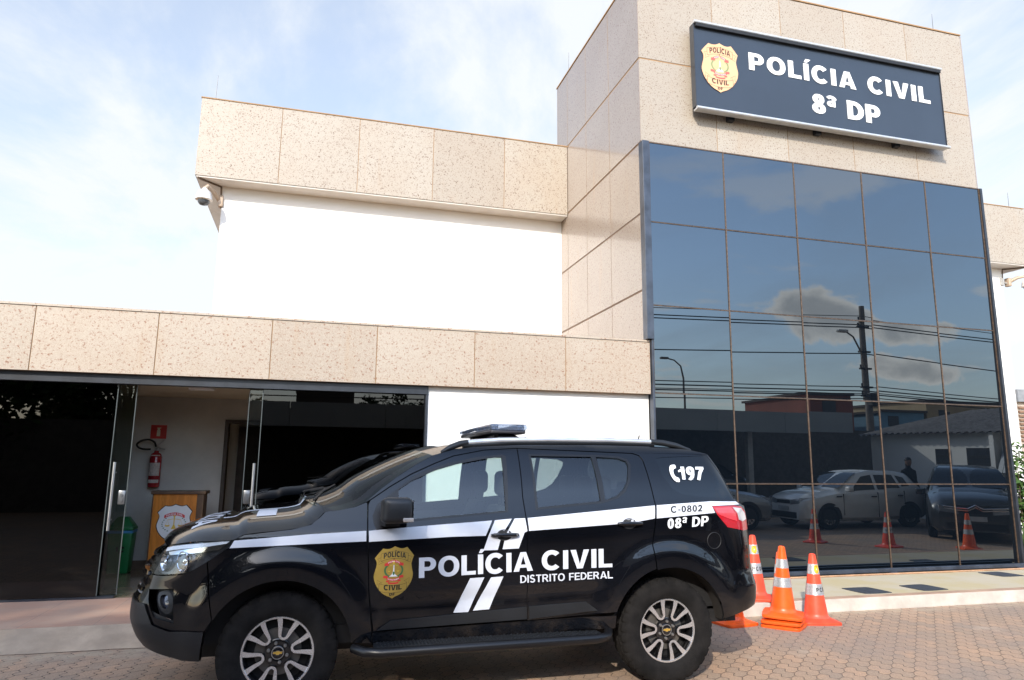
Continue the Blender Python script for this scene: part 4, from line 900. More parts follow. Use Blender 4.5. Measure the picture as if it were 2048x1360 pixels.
    # fog lamp recess
    skin('fog_recess', FOGR, P, M_black, bu, (), .04, 0, -.06)
    fg = skin('fog_lamp', smooth_poly([(-.945, .785), (-.875, .792), (-.838, .76), (-.828, .69), (-.855, .658), (-.90, .678), (-.935, .73)], 3), P, M_clad, bu, [smooth_poly([(-.925, .765), (-.885, .772), (-.862, .745), (-.860, .70), (-.885, .69), (-.915, .72)], 3)], .02, .05, .0)
    skin('fog_lens', smooth_poly([(-.925, .765), (-.885, .772), (-.862, .745), (-.860, .70), (-.885, .69), (-.915, .72)], 3), P, mat('fog_glass', (.10, .11, .14), .05, .5), fg, (), .02, 0, -.025)
    skin('fog_shelf', [(-.985, .672), (-.82, .615), (-.812, .600), (-.955, .635)], P, M_clad, bu, (), .03, .0, -.012)
    for k in range(5): skin('grille_slat', [(-1.84, .79+.05*k), (-1.19, .79+.05*k), (-1.19, .805+.05*k), (-1.84, .805+.05*k)], P, M_trim, CAR, (), .08, .02, -.01)
    skin('chrome_bar', [(-1.84, .885), (-1.16, .872), (-1.125, .880), (-1.13, .905), (-1.84, .925)], P, M_chrome, CAR, (), .05, .03, .012); skin('chrome_bar', [(-1.84, .762), (-1.17, .775), (-1.16, .80), (-1.84, .785)], P, M_chrome, CAR, (), .05, .03, .01)
    skin('chrome_bar', [(-1.18, 1.005), (-1.13, 1.005), (-1.07, 1.050), (-1.09, 1.062), (-1.17, 1.055)], P, M_chrome, CAR, (), .04, .02, .004)
    # mirror
    ys = lambda d: CAR_Y+side*d
    mr = MB(); a = (.475, ys(.955), 1.225); b = (.665, ys(1.165), 1.395); mr.rbox(a, b, .042, 0, 3); mr.v = [(x+.03*(abs(y-CAR_Y)-1.06)*1.2-(.03*((z-1.31)/.09)**2 if x < .55 else 0), y, z-(.02 if abs(y-CAR_Y) < 1.0 else 0)*(1 if z > 1.3 else 0)) for x, y, z in mr.v]
    mr.hexa([(x, ys(d), z) for z, d0 in ((1.195, 0), (1.235, 0)) for x, d in ((.46, .86), (.60, .86), (.60, 1.0), (.50, 1.0))]); mo = mr.build('mirror', M_clad, CAR, smooth=50)
    mb = MB(); mb.box((.667, ys(.985), 1.25), (.672, ys(1.14), 1.375)); mb.build('mirror_glass', M_chrome, mo)
    mb = MB(); mb.rbox((.60, ys(1.155), 1.235), (.672, ys(1.172), 1.262), .006); mb.build('turn_signal', mat('signal_lens', (.42, .38, .35), .2, coat=.5), mo)
    # running board
    mb = MB(); mb.tube([(.33, ys(.90), .395), (.40, ys(1.0), .388), (.5, ys(1.03), .386), (2.03, ys(1.03), .392), (2.13, ys(1.0), .398), (2.19, ys(.88), .41)], .032, 10, 0); mb.box((.46, ys(.84), .395), (2.09, ys(1.01), .418), 1)
    for i in range(64):
        for j in range(3): x = .48+i*.025; mb.box((x, ys(.86+.05*j+(.02 if i % 2 else 0)), .418), (x+.010, ys(.88+.05*j+(.02 if i % 2 else 0)), .423), 1)
    mb.build('running_board', [M_trim, M_clad], CAR, smooth=50)
    # roof rail
    e = lambda x: S(x, cinterp(x, [(.858, 1.684), (1.024, 1.730), (1.2, 1.756), (1.6, 1.775), (2.3, 1.783), (2.8, 1.777), (3.05, 1.757), (3.2, 1.73)]), 0, side)
    def railpt(x, h): p = e(x); return (p[0], p[1]-side*.025, p[2]+h)
    mb = MB(); mb.tube([railpt(x, h) for x, h in ((1.13, .038), (1.4, .042), (1.8, .044), (2.3, .043), (2.72, .040))], .020, 8, 0); rr2 = mb.build('roof_rail', mat('satin_rail', (.70, .72, .76), .25, .6), CAR, smooth=60)
    mb = MB(); mb.tube([railpt(x, h) for x, h in ((.93, .004), (1.0, .022), (1.08, .036), (1.14, .038))], [.012, .022, .024, .022], 8); mb.tube([railpt(x, h) for x, h in ((2.71, .040), (2.82, .036), (2.95, .022), (3.08, .0))], [.022, .025, .024, .012], 8)
    mb.box(*[(q[0], q[1]-side*dy, q[2]) for q, dy in ((railpt(1.1, .0), -.014), (railpt(2.74, .03), .014))]) if 0 else None
    mb.tube([railpt(x, .014) for x in (1.1, 1.5, 2.0, 2.4, 2.74)], .020, 6); mb.build('rail_foot', M_clad, rr2, smooth=60)
    # wheel wells
    for xw in (WF, WR):
        mb = MB(); n = 22; p0 = arc_pts(xw, HUBZ, AR+.01, 6, 174, n)
        mb.add([(x, ys(.905), z) for x, z in p0]+[(x, ys(.60), z) for x, z in p0], [(i, i+1, n+2+i, n+1+i) for i in range(n)]); mb.add([(x, ys(.60), z) for x, z in p0], [tuple(range(n+1))]); mb.build('wheel_arch_liner', mat('arch_liner_dust', (.020, .016, .013), .9, var=.4), CAR, fix=False, smooth=60)
# lofted top panels between the two edges
def lofted(name, edge, bow, crown, m, pw=2.0, bp=2.0, nv=24, nw=20, parent=CAR, w0=-1, w1=1, off=0.0, vr=(0, 1)):
    vs = []
    es = [0.0]
    for a, b in zip(edge, edge[1:]): es.append(es[-1]+math.hypot(a[0]-b[0], a[1]-b[1]))
    eu = [(s_/es[-1], p[0]) for s_, p in zip(es, edge)]; ez = [(s_/es[-1], p[1]) for s_, p in zip(es, edge)]
    def fn(v, w_, o=0.0):
        u, z = cinterp(v, eu), cinterp(v, ez); p = S(u, z, 0, 1); ye = p[1]-CAR_Y; q = 1-abs(w_)**pw
        return (p[0]-cinterp(v, bow)*(1-abs(w_)**bp), CAR_Y+w_*ye, p[2]+cinterp(v, crown)*q+o)
    for i in range(nv+1):
        for j in range(nw+1): vs.append(fn(vr[0]+(vr[1]-vr[0])*i/nv, w0+(w1-w0)*j/nw, off))
    mb = MB(); mb.add(vs, [(i*(nw+1)+j, i*(nw+1)+j+1, (i+1)*(nw+1)+j+1, (i+1)*(nw+1)+j) for i in range(nv) for j in range(nw)])
    o = mb.build(name, m, parent, smooth=180, fix=False); return o, fn
roof_e = [(.858, 1.684), (1.024, 1.730), (1.2, 1.756), (1.6, 1.775), (2.3, 1.783), (2.8, 1.777), (3.05, 1.757), (3.232, 1.722)]
roof, _ = lofted('roof', roof_e, [(0, .10), (.25, .02), (.8, 0), (1, -.08)], [(0, .045), (.3, .055), (.8, .05), (1, .03)], M_car)
ws_e = [(.14, 1.288), (.25, 1.308), (.372, 1.353), (.48, 1.445), (.586, 1.523), (.727, 1.613), (.858, 1.684)]
wsn, wsf = lofted('windscreen', ws_e, [(0, .22), (.2, .22), (1, .10)], [(0, .085), (1, .045)], M_ws, off=.002, pw=4.0, bp=4.5)
lofted('windscreen_edge', ws_e, [(0, .22), (.2, .22), (1, .10)], [(0, .085), (1, .045)], M_trim, 4.0, 4.5, w0=-1, w1=-.93, nw=2, off=.0, parent=wsn); lofted('windscreen_edge', ws_e, [(0, .22), (.2, .22), (1, .10)], [(0, .085), (1, .045)], M_trim, 4.0, 4.5, w0=.93, w1=1, nw=2, parent=wsn)
lofted('windscreen_edge', ws_e, [(0, .22), (.2, .22), (1, .10)], [(0, .085), (1, .045)], M_trim, 4.0, 4.5, nv=2, vr=(.92, 1.0), parent=wsn)
lofted('rear_window', [(3.232, 1.722), (3.321, 1.548), (3.372, 1.350), (3.47, 1.300)], [(0, -.08), (.5, -.15), (1, -.17)], [(0, .03), (1, 0)], M_pg)
hood_e = [(-1.087, 1.064), (-1.02, 1.069), (-.9, 1.083), (-.714, 1.106), (-.55, 1.114), (-.478, 1.118), (-.413, 1.150), (-.113, 1.181), (.01, 1.210), (.066, 1.257), (.095, 1.292)]
hb, hc = [(0, .10), (.3, .06), (.8, .08), (1, .18)], [(0, .012), (.06, .045), (.16, .072), (.35, .105), (.6, .118), (.85, .112), (1, .085)]
hood, hoodf = lofted('hood', hood_e, hb, hc, M_car, 5.0, nv=40, nw=60)
mb = MB(); rows = 5
front = [hoodf(0, -1+2*j/30) for j in range(31)]
mb.add(front+[(x+.02, y, z-.05) for x, y, z in front], [(j, j+1, 32+j, 31+j) for j in range(30)]); mb.build('hood_lip', M_car, hood, fix=False, smooth=60)
# hood graphics
def on_hood(x, yoff, lift=.003):
    lo, hi = 0.0, 1.0
    for _ in range(26):
        mid = (lo+hi)/2; p = hoodf(mid, 0); ye = hoodf(mid, 1)[1]-CAR_Y; w_ = max(-1, min(1, yoff/ye)); p = hoodf(mid, w_)
        if p[0] < x: lo = mid
        else: hi = mid
    return (p[0], p[1], p[2]+lift)
def hood_patch(mb, pts, m=0, st=.03):
    V, F, _ = cdt(pts, (), st); mb.add([on_hood(x, y) for x, y in V], F, m)
mb = MB(); hood_patch(mb, [(-.36, -.64), (-.20, -.64), (-.20, .64), (-.36, .64)] if 0 else [(-.36, -.70), (-.23, -.70), (-.23, -.48), (-.36, -.48)])
hood_patch(mb, [(-.60, -.46), (-.02, -.46), (-.02, -.40), (-.60, -.40)])
text_into(mb, 'POL\u00cdCIA', lambda s, t: on_hood(-.78+.15*t, .66-1.32*s), .24, .12, 0, .2)
mb.build('lettering', M_vin, hood, fix=False)
mb = MB(); cw_ = [(.06, 1.27), (.14, 1.289)]
c0 = [hoodf(1, -1+2*j/20) for j in range(21)]; c1 = [wsf(.03, -1+2*j/20) for j in range(21)]
mb.add([(x, y, z-.012) for x, y, z in c0]+[(x, y, z+.004) for x, y, z in c1], [(j, j+1, 22+j, 21+j) for j in range(20)]); mb.build('cowl', M_clad, CAR, fix=False, smooth=60)
mb = MB()
for w0, w1, v in ((-.80, -.05, .22), (.05, .72, .20)):
    a, b = wsf(.02, w0, .02), wsf(v, w1-.2, .018); mb.tube([a, [(p+q)/2 for p, q in zip(a, b)], b], .008, 6); b2_, c2_ = wsf(v-.12, w1-.55, .012), wsf(v+.10, w1, .012); mb.tube([b2_, c2_], .007, 6)
mb.build('wiper', M_black, CAR)
# cabin
mb = MB(); mb.box((-.85, 5.32, .42), (.12, 6.68, 1.0)); mb.box((.1, 5.25, .40), (3.35, 6.75, .52)); mb.box((.12, 5.28, .5), (.45, 6.72, 1.16)); mb.box((2.62, 5.25, .5), (3.4, 6.75, 1.12)); mb.box((-.7, 5.5, .30), (3.2, 6.5, .43)); mb.build('underbody', M_black, CAR)
mb = MB(); mb.hexa([(.12, 5.25, 1.05), (.58, 5.25, 1.0), (.58, 6.75, 1.0), (.12, 6.75, 1.05), (.12, 5.28, 1.20), (.50, 5.28, 1.215), (.50, 6.72, 1.215), (.12, 6.72, 1.20)]); mb.build('dashboard', M_cab, CAR, bevel=.02)
mb = MB(); ring = [(.72+.06*math.sin(a)*.6, 5.58+.185*math.cos(a), 1.14+.185*math.sin(a)) for a in [2*math.pi*i/24 for i in range(25)]]; mb.tube(ring, .014, 6, 0, False); mb.tube([(.60, 5.58, 1.1), (.72, 5.58, 1.14)], .03, 8); mb.build('steering_wheel', M_cab, CAR, smooth=60)
def seat(x, y, wd=.25, hb=1.30, head=True):
    mb = MB(); mb.rbox((x-.25, y-wd, .72), (x+.27, y+wd, .90), .05)
    mb.hexa([(x+.20, y-wd*.95, .80), (x+.36, y-wd*.95, .80), (x+.36, y+wd*.95, .80), (x+.20, y+wd*.95, .80), (x+.42, y-wd*.72, hb), (x+.50, y-wd*.72, hb), (x+.50, y+wd*.72, hb), (x+.42, y+wd*.72, hb)])
    if head:
        for yy in ((y,) if wd < .4 else (y-.42, y, y+.42)): mb.rbox((x+.44, yy-.125, hb+.07), (x+.54, yy+.125, hb+.27), .04); mb.tube([(x+.47, yy-.05, hb-.03), (x+.49, yy-.05, hb+.1)], .007, 6); mb.tube([(x+.47, yy+.05, hb-.03), (x+.49, yy+.05, hb+.1)], .007, 6)
    mb.build('seat', M_seat, CAR, bevel=.012, smooth=50)
seat(1.0, 5.60); seat(1.0, 6.40); seat(1.85, 6.0, .62, 1.26); seat(2.45, 6.0, .58, 1.2)
# roof light bar and antenna
LB = MB(); LB.rbox((1.335, 5.40, 1.862), (1.625, 6.60, 1.895), .014); lb = LB.build('light_bar', mat('light_bar_base', (.03, .03, .034), .35), CAR, smooth=50)
mb = MB(); mb.rbox((1.325, 5.385, 1.889), (1.635, 6.615, 1.940), .022, 0, 3); mb.build('lens', glass('light_bar_lens', (.72, .78, .88), 1.6, .06), lb, smooth=50)
mb = MB()
for k in range(9):
    y = 5.42+.13*k; mb.box((1.345, y, 1.897), (1.40, y+.11, 1.935)); mb.box((1.56, y, 1.897), (1.615, y+.11, 1.935))
mb.build('lamp_module', mat('led_module', (.50, .54, .62), .2, .8, var=.5, vs=90), lb)
mb = MB()
for y in (5.47, 6.40):
    mb.hexa([(1.40, y, 1.80), (1.66, y, 1.80), (1.66, y+.16, 1.80), (1.40, y+.16, 1.80), (1.42, y+.01, 1.865), (1.54, y+.01, 1.865), (1.54, y+.15, 1.865), (1.42, y+.15, 1.865)]); mb.tube([(1.64, y+.08, 1.82), (1.67, y+.08, 1.84)], .012, 6)
mb.build('mount', M_trim, lb)
mb = MB(); mb.tube([(2.88, 6.0, 1.82), (2.905, 6.0, 1.90)], .006, 6); mb.rbox((2.82, 5.97, 1.80), (2.9, 6.03, 1.835), .01); mb.build('antenna', M_trim, CAR)
# wheels
def make_tyre():
    """wheel standing at the origin, outer face towards -y"""
    mb = MB(); n = 160; prof = [(-.090, .228), (-.104, .236), (-.118, .262), (-.1255, .300), (-.124, .335), (-.117, .358), (-.108, .372), (-.094, .3835), (-.070, .3868), (-.066, .3868), (-.062, .379), (-.058, .379), (-.054, .3875), (-.024, .3878), (-.020, .379), (-.012, .379), (-.008, .3880), (.008, .3880), (.012, .379), (.020, .379), (.024, .3878), (.054, .3875), (.058, .379), (.062, .379), (.066, .3868), (.094, .3835), (.108, .372), (.12, .345), (.12, .29), (.09, .228)]
    m = len(prof); vs = []
    for i, (y, r) in enumerate(prof):
        for k in range(n):
            rr_ = r; ph = k % 5
            if 5 <= i <= 8 and ph == (0 if i > 6 else 0): rr_ -= .009
            if 12 <= i <= 13 and ph in (2,): rr_ -= .007
            if 16 <= i <= 17 and ph in (4,): rr_ -= .007
            if 20 <= i <= 21 and ph in (1,): rr_ -= .007
            if 24 <= i <= 25 and ph == 3: rr_ -= .009
            if i in (5, 6) and ph == 3: rr_ -= .002
            a = 2*math.pi*k/n; vs.append((rr_*math.cos(a), y, rr_*math.sin(a)))
    mb.add(vs, [(i*n+k, (i+1)*n+k, (i+1)*n+(k+1) % n, i*n+(k+1) % n) for i in range(m-1) for k in range(n)])
    return mb
def make_rim(ph):
    mb = MB()
    mb.lathe([(.222, .10), (.212, .05), (.200, -.02), (.206, -.07), (.216, -.088)], 60, 1, 'y')                                   # barrel
    mb.lathe([(.2165, -.088), (.220, -.0945), (.232, -.096), (.2385, -.0925), (.240, -.085)], 72, 0, 'y')                              # machined lip
    mb.lathe([(.206, .0), (.10, .0), (0, .0)], 40, 2, 'y'); mb.lathe([(.150, -.03), (.150, -.012), (.145, -.006)], 40, 3, 'y'); mb.lathe([(.150, -.03), (.07, -.03)], 40, 3, 'y')   # disc brake
    mb.lathe([(.090, -.045), (.088, -.066), (.074, -.072), (.046, -.066), (.044, -.076), (.038, -.080), (0, -.080)], 36, 1, 'y')   # hub
    for k in range(6):
        a0 = R(ph+60*k)
        def pol(r, d): return (r*math.cos(a0+R(d)), r*math.sin(a0+R(d)))
        path = [pol(.222, -15.5), pol(.19, -14.2), pol(.155, -13.2), pol(.125, -13.0), pol(.105, -12), pol(.0935, -5), pol(.0925, 0), pol(.0935, 5), pol(.105, 12), pol(.125, 13.0), pol(.155, 13.2), pol(.19, 14.2), pol(.222, 15.5)]
        ws_ = [.036, .030, .025, .021, .018, .0165, .016, .0165, .018, .021, .025, .030, .036]
        q, _ = _rib(path, ws_); n_ = len(path); dep = lambda x, z: -.0915+.012*(1-min(1, math.hypot(x, z)/.2))
        V = [(x, dep(x, z), z) for x, z in q]; W = [(x, -.045, z) for x, z in q]; n2 = len(q)
        mb.add(V, [(i, i+1, n2-2-i, n2-1-i) for i in range(n_-1)], 0)
        mb.add(V+W, [(i, (i+1) % n2, n2+(i+1) % n2, n2+i) for i in range(n2)], 1)
        c = pol(.062, 30); mb.lathe([(.0115, -.05), (.0115, -.078), (.008, -.084), (0, -.085)], 8, 4, 'y', (c[0], 0, c[1]))
        pa = [pol(.215, -30+8), pol(.10, -30+9), pol(.10, -30-9), pol(.215, -30-8)]
    mb.lathe([(.0405, -.0795), (.0405, -.0815), (.036, -.0815), (.036, -.0795)], 28, 4, 'y')
    bow = [(-.030, -.004), (-.026, .008), (-.010, .008), (-.007, .012), (.009, .012), (.011, .008), (.030, .008), (.026, -.006), (.010, -.006), (.007, -.011), (-.009, -.011), (-.011, -.005)]
    V, F, _ = cdt(bow, (), 1); mb.add([(x, -.0825, z) for x, z in V], F, 5); V, F, _ = cdt([(x*1.10, z*1.2) for x, z in bow], (), 1); mb.add([(x, -.0815, z) for x, z in V], F, 4)
    return mb
M_tyre = mat('dusty_tyre', (.0085, .0075, .007), .9, 0, .25, var=.6, vs=7, bump=.25, bs=90)
M_mach = mat('machined_alloy', (.80, .80, .81), .24, .85, var=.05); M_spk = mat('gloss_black_alloy', (.008, .008, .009), .18, coat=.6)
RM = [M_mach, M_spk, M_black, mat('brake_disc', (.16, .15, .14), .45, .6), mat('lug_nut', (.40, .38, .36), .3, .8), mat('gold_bow', (.62, .38, .07), .3, .5)]
for xw, side, ph, sp in ((WF, -1, 14, 0), (WR, -1, -6, 1.2), (WF, 1, 0, 2.0), (WR, 1, 20, 3.0)):
    wl = bpy.data.objects.new('wheel', None); COL.objects.link(wl); wl.parent = CAR
    wl.location = (xw-1.25, side*(.765), HUBZ-.004); wl.rotation_euler = (0, 0, 0 if side < 0 else math.pi); wl.empty_display_size = .2
    t = make_tyre().build('tyre', M_tyre, None, smooth=28, fix=False); t.parent = wl
    r_ = make_rim(ph).build('rim', RM, None, smooth=40); r_.parent = wl
# decals on the near side
P = lambda u, z, o=0.0: S(u, z, o, -1)
parts = {}
for o in bpy.data.objects:
    if o.parent == CAR and o.name.split('.')[0] in ('fender', 'front_door', 'rear_door', 'rear_quarter') and o.name.split('.')[0] not in parts: parts[o.name.split('.')[0]] = o
D = lambda n, poly, par, m=M_vin, st=.035: skin(n, poly, P, m, parts[par], (), st, 0, .0015)
D('stripe', [(-.472, 1.113), (.013, 1.146), (.379, 1.162), (.381, 1.093), (-.15, 1.078), (-.497, 1.066)], 'fender')
D('stripe', [(.397, 1.162), (.8, 1.190), (1.275, 1.220), (1.225, 1.115), (.992, 1.113), (.399, 1.089)], 'front_door')
D('stripe', [(1.296, 1.2215), (1.424, 1.231), (1.345, 1.121), (1.315, 1.015), (1.209, 1.014), (1.246, 1.116)], 'front_door')
D('stripe', [(1.446, 1.232), (1.525, 1.2335), (1.5385, 1.143), (1.516, 1.132), (1.473, 1.022), (1.351, 1.019), (1.372, 1.118)], 'front_door')
D('stripe', [(1.545, 1.2345), (2.335, 1.298), (2.581, 1.318), (2.568, 1.221), (2.354, 1.188), (1.551, 1.144)], 'rear_door')
D('stripe', [(2.597, 1.319), (3.083, 1.346), (3.362, 1.341), (3.40, 1.318), (3.30, 1.316), (3.085, 1.311), (3.105, 1.258), (2.583, 1.221)], 'rear_quarter')
D('slash', [(1.117, .825), (1.221, .828), (1.111, .594), (1.004, .595)], 'front_door'); D('slash', [(1.27, .826), (1.362, .83), (1.263, .607), (1.145, .602)], 'front_door')
def car_text(body, bl, br, tl, tr, m, par, s, gap, lift=.0018):
    mb = MB()
    def fn(a, t):
        u = (bl[0]*(1-a)+br[0]*a)*(1-t)+(tl[0]*(1-a)+tr[0]*a)*t; z = (bl[1]*(1-a)+br[1]*a)*(1-t)+(tl[1]*(1-a)+tr[1]*a)*t; return P(u, z, lift)
    text_into(mb, body, fn, s, gap, 0, .3); return mb.build('lettering', m, par, fix=False)
car_text('POL\u00cdCIA', (.752, .838), (1.583, .863), (.748, .975), (1.580, .997), M_vin, CAR, .235, .095)
car_text('CIVIL', (1.650, .866), (2.207, .870), (1.648, .998), (2.206, 1.006), M_vin, CAR, .235, .105)
car_text('DISTRITO FEDERAL', (1.489, .779), (2.205, .791), (1.487, .832), (2.205, .842), M_vin, parts['rear_door'], .19, .11)
car_text('197', (2.845, 1.516), (3.060, 1.511), (2.862, 1.617), (3.112, 1.617), M_wht, parts['rear_quarter'], .26, .10, .004)
car_text('C-0802', (2.707, 1.262), (2.988, 1.271), (2.713, 1.311), (2.998, 1.320), M_ink, parts['rear_quarter'], .20, .13, .0035)
car_text('08\u00aa DP', (2.673, 1.142), (3.031, 1.160), (2.676, 1.217), (3.044, 1.236), M_wht, parts['rear_quarter'], .24, .10)
mb = MB()   # telephone handset
hs = smooth_poly([(2.832, 1.632), (2.800, 1.626), (2.778, 1.590), (2.778, 1.545), (2.795, 1.508), (2.825, 1.495), (2.842, 1.500), (2.842, 1.527), (2.823, 1.534), (2.812, 1.545), (2.808, 1.566), (2.814, 1.588), (2.826, 1.600), (2.846, 1.606), (2.848, 1.630)], 2)
V, F, _ = cdt(hs, (), .03); mb.add([P(u, z, .004) for u, z in V], F); mb.build('phone_mark', M_wht, parts['rear_quarter'], fix=False)
emblem('emblem', lambda x, y, k: P(.443+x/665*.270, .708+y/885*.348-(.0 if 0 else (x-330)/665*-.004), .0018+.0006*k), EM_CAR, parts['front_door'], 55)
mb = MB(); q = [(3.085+.062*math.cos(a), 1.045+.062*math.sin(a)) for a in [2*math.pi*i/30 for i in range(31)]]
mb.tube([P(u, z, .001) for u, z in q], .003, 5, 0, False); mb.build('fuel_flap_seam', M_black, parts['rear_quarter'])
# ------------------------------------------------------------------ planting and neighbours at the right edge
def leaf_mat(name, a, b_):
    m, nt, n, l, b = newmat(name); oi = n.new('ShaderNodeAttribute'); oi.attribute_name = 'slab'
    l.new(nmix(nt, oi.outputs['Fac'], a, b_), b.inputs['Base Color']); b.inputs['Roughness'].default_value = .5; b.inputs['Specular IOR Level'].default_value = .3
    return m
M_leaf = leaf_mat('leaf_green', (.030, .075, .018), (.085, .15, .035)); M_leafd = leaf_mat('leaf_dark', (.018, .045, .014), (.05, .095, .028)); M_bark = mat('bark', (.09, .065, .045), .9, var=.3, bump=.6, bs=14)
def leaves(mb, rg, c, r, n, size, sq=(1, 1, 1), m=0):
    for _ in range(n):
        while True:
            p = Vector((rg.uniform(-1, 1), rg.uniform(-1, 1), rg.uniform(-1, 1)))
            if .25 < p.length < 1: break
        p = Vector(c)+Vector((p.x*r*sq[0], p.y*r*sq[1], p.z*r*sq[2]))
        a = Vector((rg.gauss(0, 1), rg.gauss(0, 1), rg.gauss(0, .6))).normalized(); b = a.cross(Vector((rg.gauss(0, 1), rg.gauss(0, 1), rg.gauss(0, 1)))).normalized(); s_ = size*rg.uniform(.6, 1.3)
        mb.add([p-a*s_, p+b*s_*.42-a*s_*.1, p+a*s_, p-b*s_*.42-a*s_*.1], [(0, 1, 2, 3)], m, rg.random())
def tree(x, y, h, r, label, seed, nl=90, per=110, size=.17, lm=None, name='leafy_tree'):
    rg = random.Random(seed); t = thing(name, label, 'tree', (x, y, 0), 0, 'trees beyond the car park')
    tr = MB(); base = Vector((x, y, 0)); fork = Vector((x+rg.uniform(-.3, .3), y+rg.uniform(-.3, .3), h*.34))
    tr.tube([base, base.lerp(fork, .5)+Vector((.1, .05, 0)), fork], [r*.085, r*.065, r*.055], 9)
    cr = MB()
    for k in range(nl):
        while True:
            p = Vector((rg.uniform(-1, 1), rg.uniform(-1, 1), rg.uniform(-1, 1)))
            if p.length < 1: break
        zc = h*.57; c = Vector((x+p.x*r*.92, y+p.y*r*.92, zc+p.z*h*.39))
        leaves(cr, rg, c, r*rg.uniform(.16, .27), per, size)
        if k % 5 == 0: tr.tube([fork, fork.lerp(c, .5)+Vector((0, 0, .3)), c], [r*.03, r*.018, r*.006], 6)
    tr.build('trunk', M_bark, t, smooth=60); cr.build('crown', lm or M_leafd, t, fix=False)
    return t
def shrub(x, y, h, label, seed):
    rg = random.Random(seed); t = thing('shrub', label, 'shrub', (x, y, .1)); st = MB(); cr = MB()
    for k in range(9):
        a = rg.uniform(0, 6.28); e = Vector((x+rg.uniform(.05, .33)*math.cos(a), y+rg.uniform(.05, .33)*math.sin(a), h*rg.uniform(.6, 1)))
        st.tube([(x+.04*math.cos(a), y+.04*math.sin(a), .1), Vector((x, y, .1)).lerp(e, .5)+Vector((0, 0, .1)), e], [.012, .009, .004], 5)
        for q in range(5): leaves(cr, rg, Vector((x, y, .1)).lerp(e, .45+.14*q), .17, 26, .065)
    st.build('stem', M_bark, t, smooth=60); cr.build('foliage', M_leaf, t, fix=False)
mb = MB(); mb.box((10.95, 8.95, .0), (16, 12.2, .17)); kind(mb.build('soil', mat('red_soil', (.26, .14, .075), .95, var=.3, vs=5, bump=.8, bs=20)))
shrub(11.95, 9.7, 1.95, 'leafy green shrub by the white wall at the right end of the glass', 5)
rg = random.Random(9); mb = MB()
for k in range(260):
    x, y = 11.3+rg.gauss(.45, .2), 9.35+rg.gauss(0, .18); h = rg.uniform(.25, .62); dx, dy = rg.gauss(0, .13), rg.gauss(0, .13)
    mb.add([(x-.006, y, .16), (x+.006, y, .16), (x+dx*.5+.004, y+dy*.5, .16+h*.6), (x+dx, y+dy, .16+h)], [(0, 1, 2, 3)], 0, rg.random())
tag(mb.build('grass_clump', M_leaf, loc=(11.7, 9.35, .16), fix=False), 'tuft of long grass in the soil bed right of the glass tower', 'grass')
NB = thing('louvred_building', 'low grey brown building with brown louvres behind the white wall at right', 'building', (27, 21, 0))
mb = MB(); mb.box((25.05, 20, 0), (33, 28, 4.1)); mb.build('wall', mat('beige_render', (.42, .36, .30), .85), NB)
mb = MB(); mb.box((24.95, 19.85, 4.1), (33.2, 28.2, 4.55)); mb.build('fascia', mat('grey_sheet', (.22, .23, .24), .5), NB)
mb = MB()
for k in range(9): mb.box((25.05, 19.93, 2.65+.15*k), (28, 20.0, 2.73+.15*k))
mb.build('louvre', mat('brown_louvre', (.22, .13, .08), .6), NB)
# ------------------------------------------------------------------ the car park behind the viewer (seen mirrored in the glass)
CPT = thing('carport', 'long flat carport with a grey fascia mirrored in the dark glass', 'carport', (7, -5, 0))
mb = MB()
for k in range(8): mb.box((-3.2+2.525*k+.005, -1.72, 2.60), (-3.2+2.525*(k+1)-.005, -1.68, 3.25))
mb.build('fascia', mat('grey_fascia', (.30, .32, .33), .5, .1, var=.06, vs=.6), CPT)
mb = MB(); mb.box((-3.2, -8.5, 3.0), (17, -1.74, 3.08)); mb.build('roof', mat('carport_roof', (.16, .16, .165), .7), CPT)
for x in (3.2, 8.5, 13.6):
    mb = MB(); mb.box((x-.09, -2.5, 0), (x+.09, -2.32, 3.0)); mb.build('post', mat('post_paint', (.52, .51, .49), .6), CPT)
mb = MB(); mb.box((-16, -8.7, 0), (50, -8.5, 3.0)); tag(mb.build('boundary_wall', mat('dark_wall', (.07, .065, .06), .9, var=.3), loc=(0, -8.6, 0)), 'dark wall at the back of the carport, mirrored in the glass', 'wall')
AX = thing('white_annex', 'low white annex with wavy roof edge and dark windows mirrored in the glass', 'building', (17, 3, 0))
mb = MB(); mb.box((17.6, -1.6, 0), (22, 7.5, 2.55)); mb.build('wall', M_white, AX)
mb = MB(); n = 120; top = []
for i in range(n+1): y = -1.8+9.5*i/n; top.append((17.25, y, 2.52+.035*math.sin(i*2.1))); top.append((22.2, y, 3.5+.035*math.sin(i*2.1)))
mb.add(top, [(2*i, 2*i+1, 2*i+3, 2*i+2) for i in range(n)]); mb.build('corrugated_roof', mat('fibre_cement', (.20, .18, .165), .9, var=.25), AX, fix=False, smooth=60)
for y0, y1, z0, z1 in ((.9, 1.4, .1, 2.05), (1.95, 2.75, .1, 2.1)):
    mb = MB(); mb.box((17.57, y0, z0), (17.60, y1, z1)); d = mb.build('door', M_dark, AX); mb = MB()
    for k in range(8): mb.box((17.555, y0+.05, z0+.3+.2*k), (17.572, y1-.05, z0+.38+.2*k))
    mb.build('louvre', M_clad, d)
mb = MB(); mb.box((17.57, 3.05, 1.40), (17.60, 4.0, 2.12)); wn = mb.build('window', M_dark, AX)
mb = MB()
for k in range(2):
    for j in range(3): mb.hexa([(17.54-.28*(1-t)+dx, 3.08+.46*k+.145*j+dy, 1.45+.62*t) for t in (0, 1) for dx, dy in ((0, 0), (.01, 0), (.01, .13), (0, .13))])
mb.build('pane', mat('window_pane_pale', (.35, .38, .40), .15), wn)
mb = MB(); mb.box((17.35, 2.85, 0), (17.60, 2.98, 2.5)); mb.build('pilaster', M_white, AX)
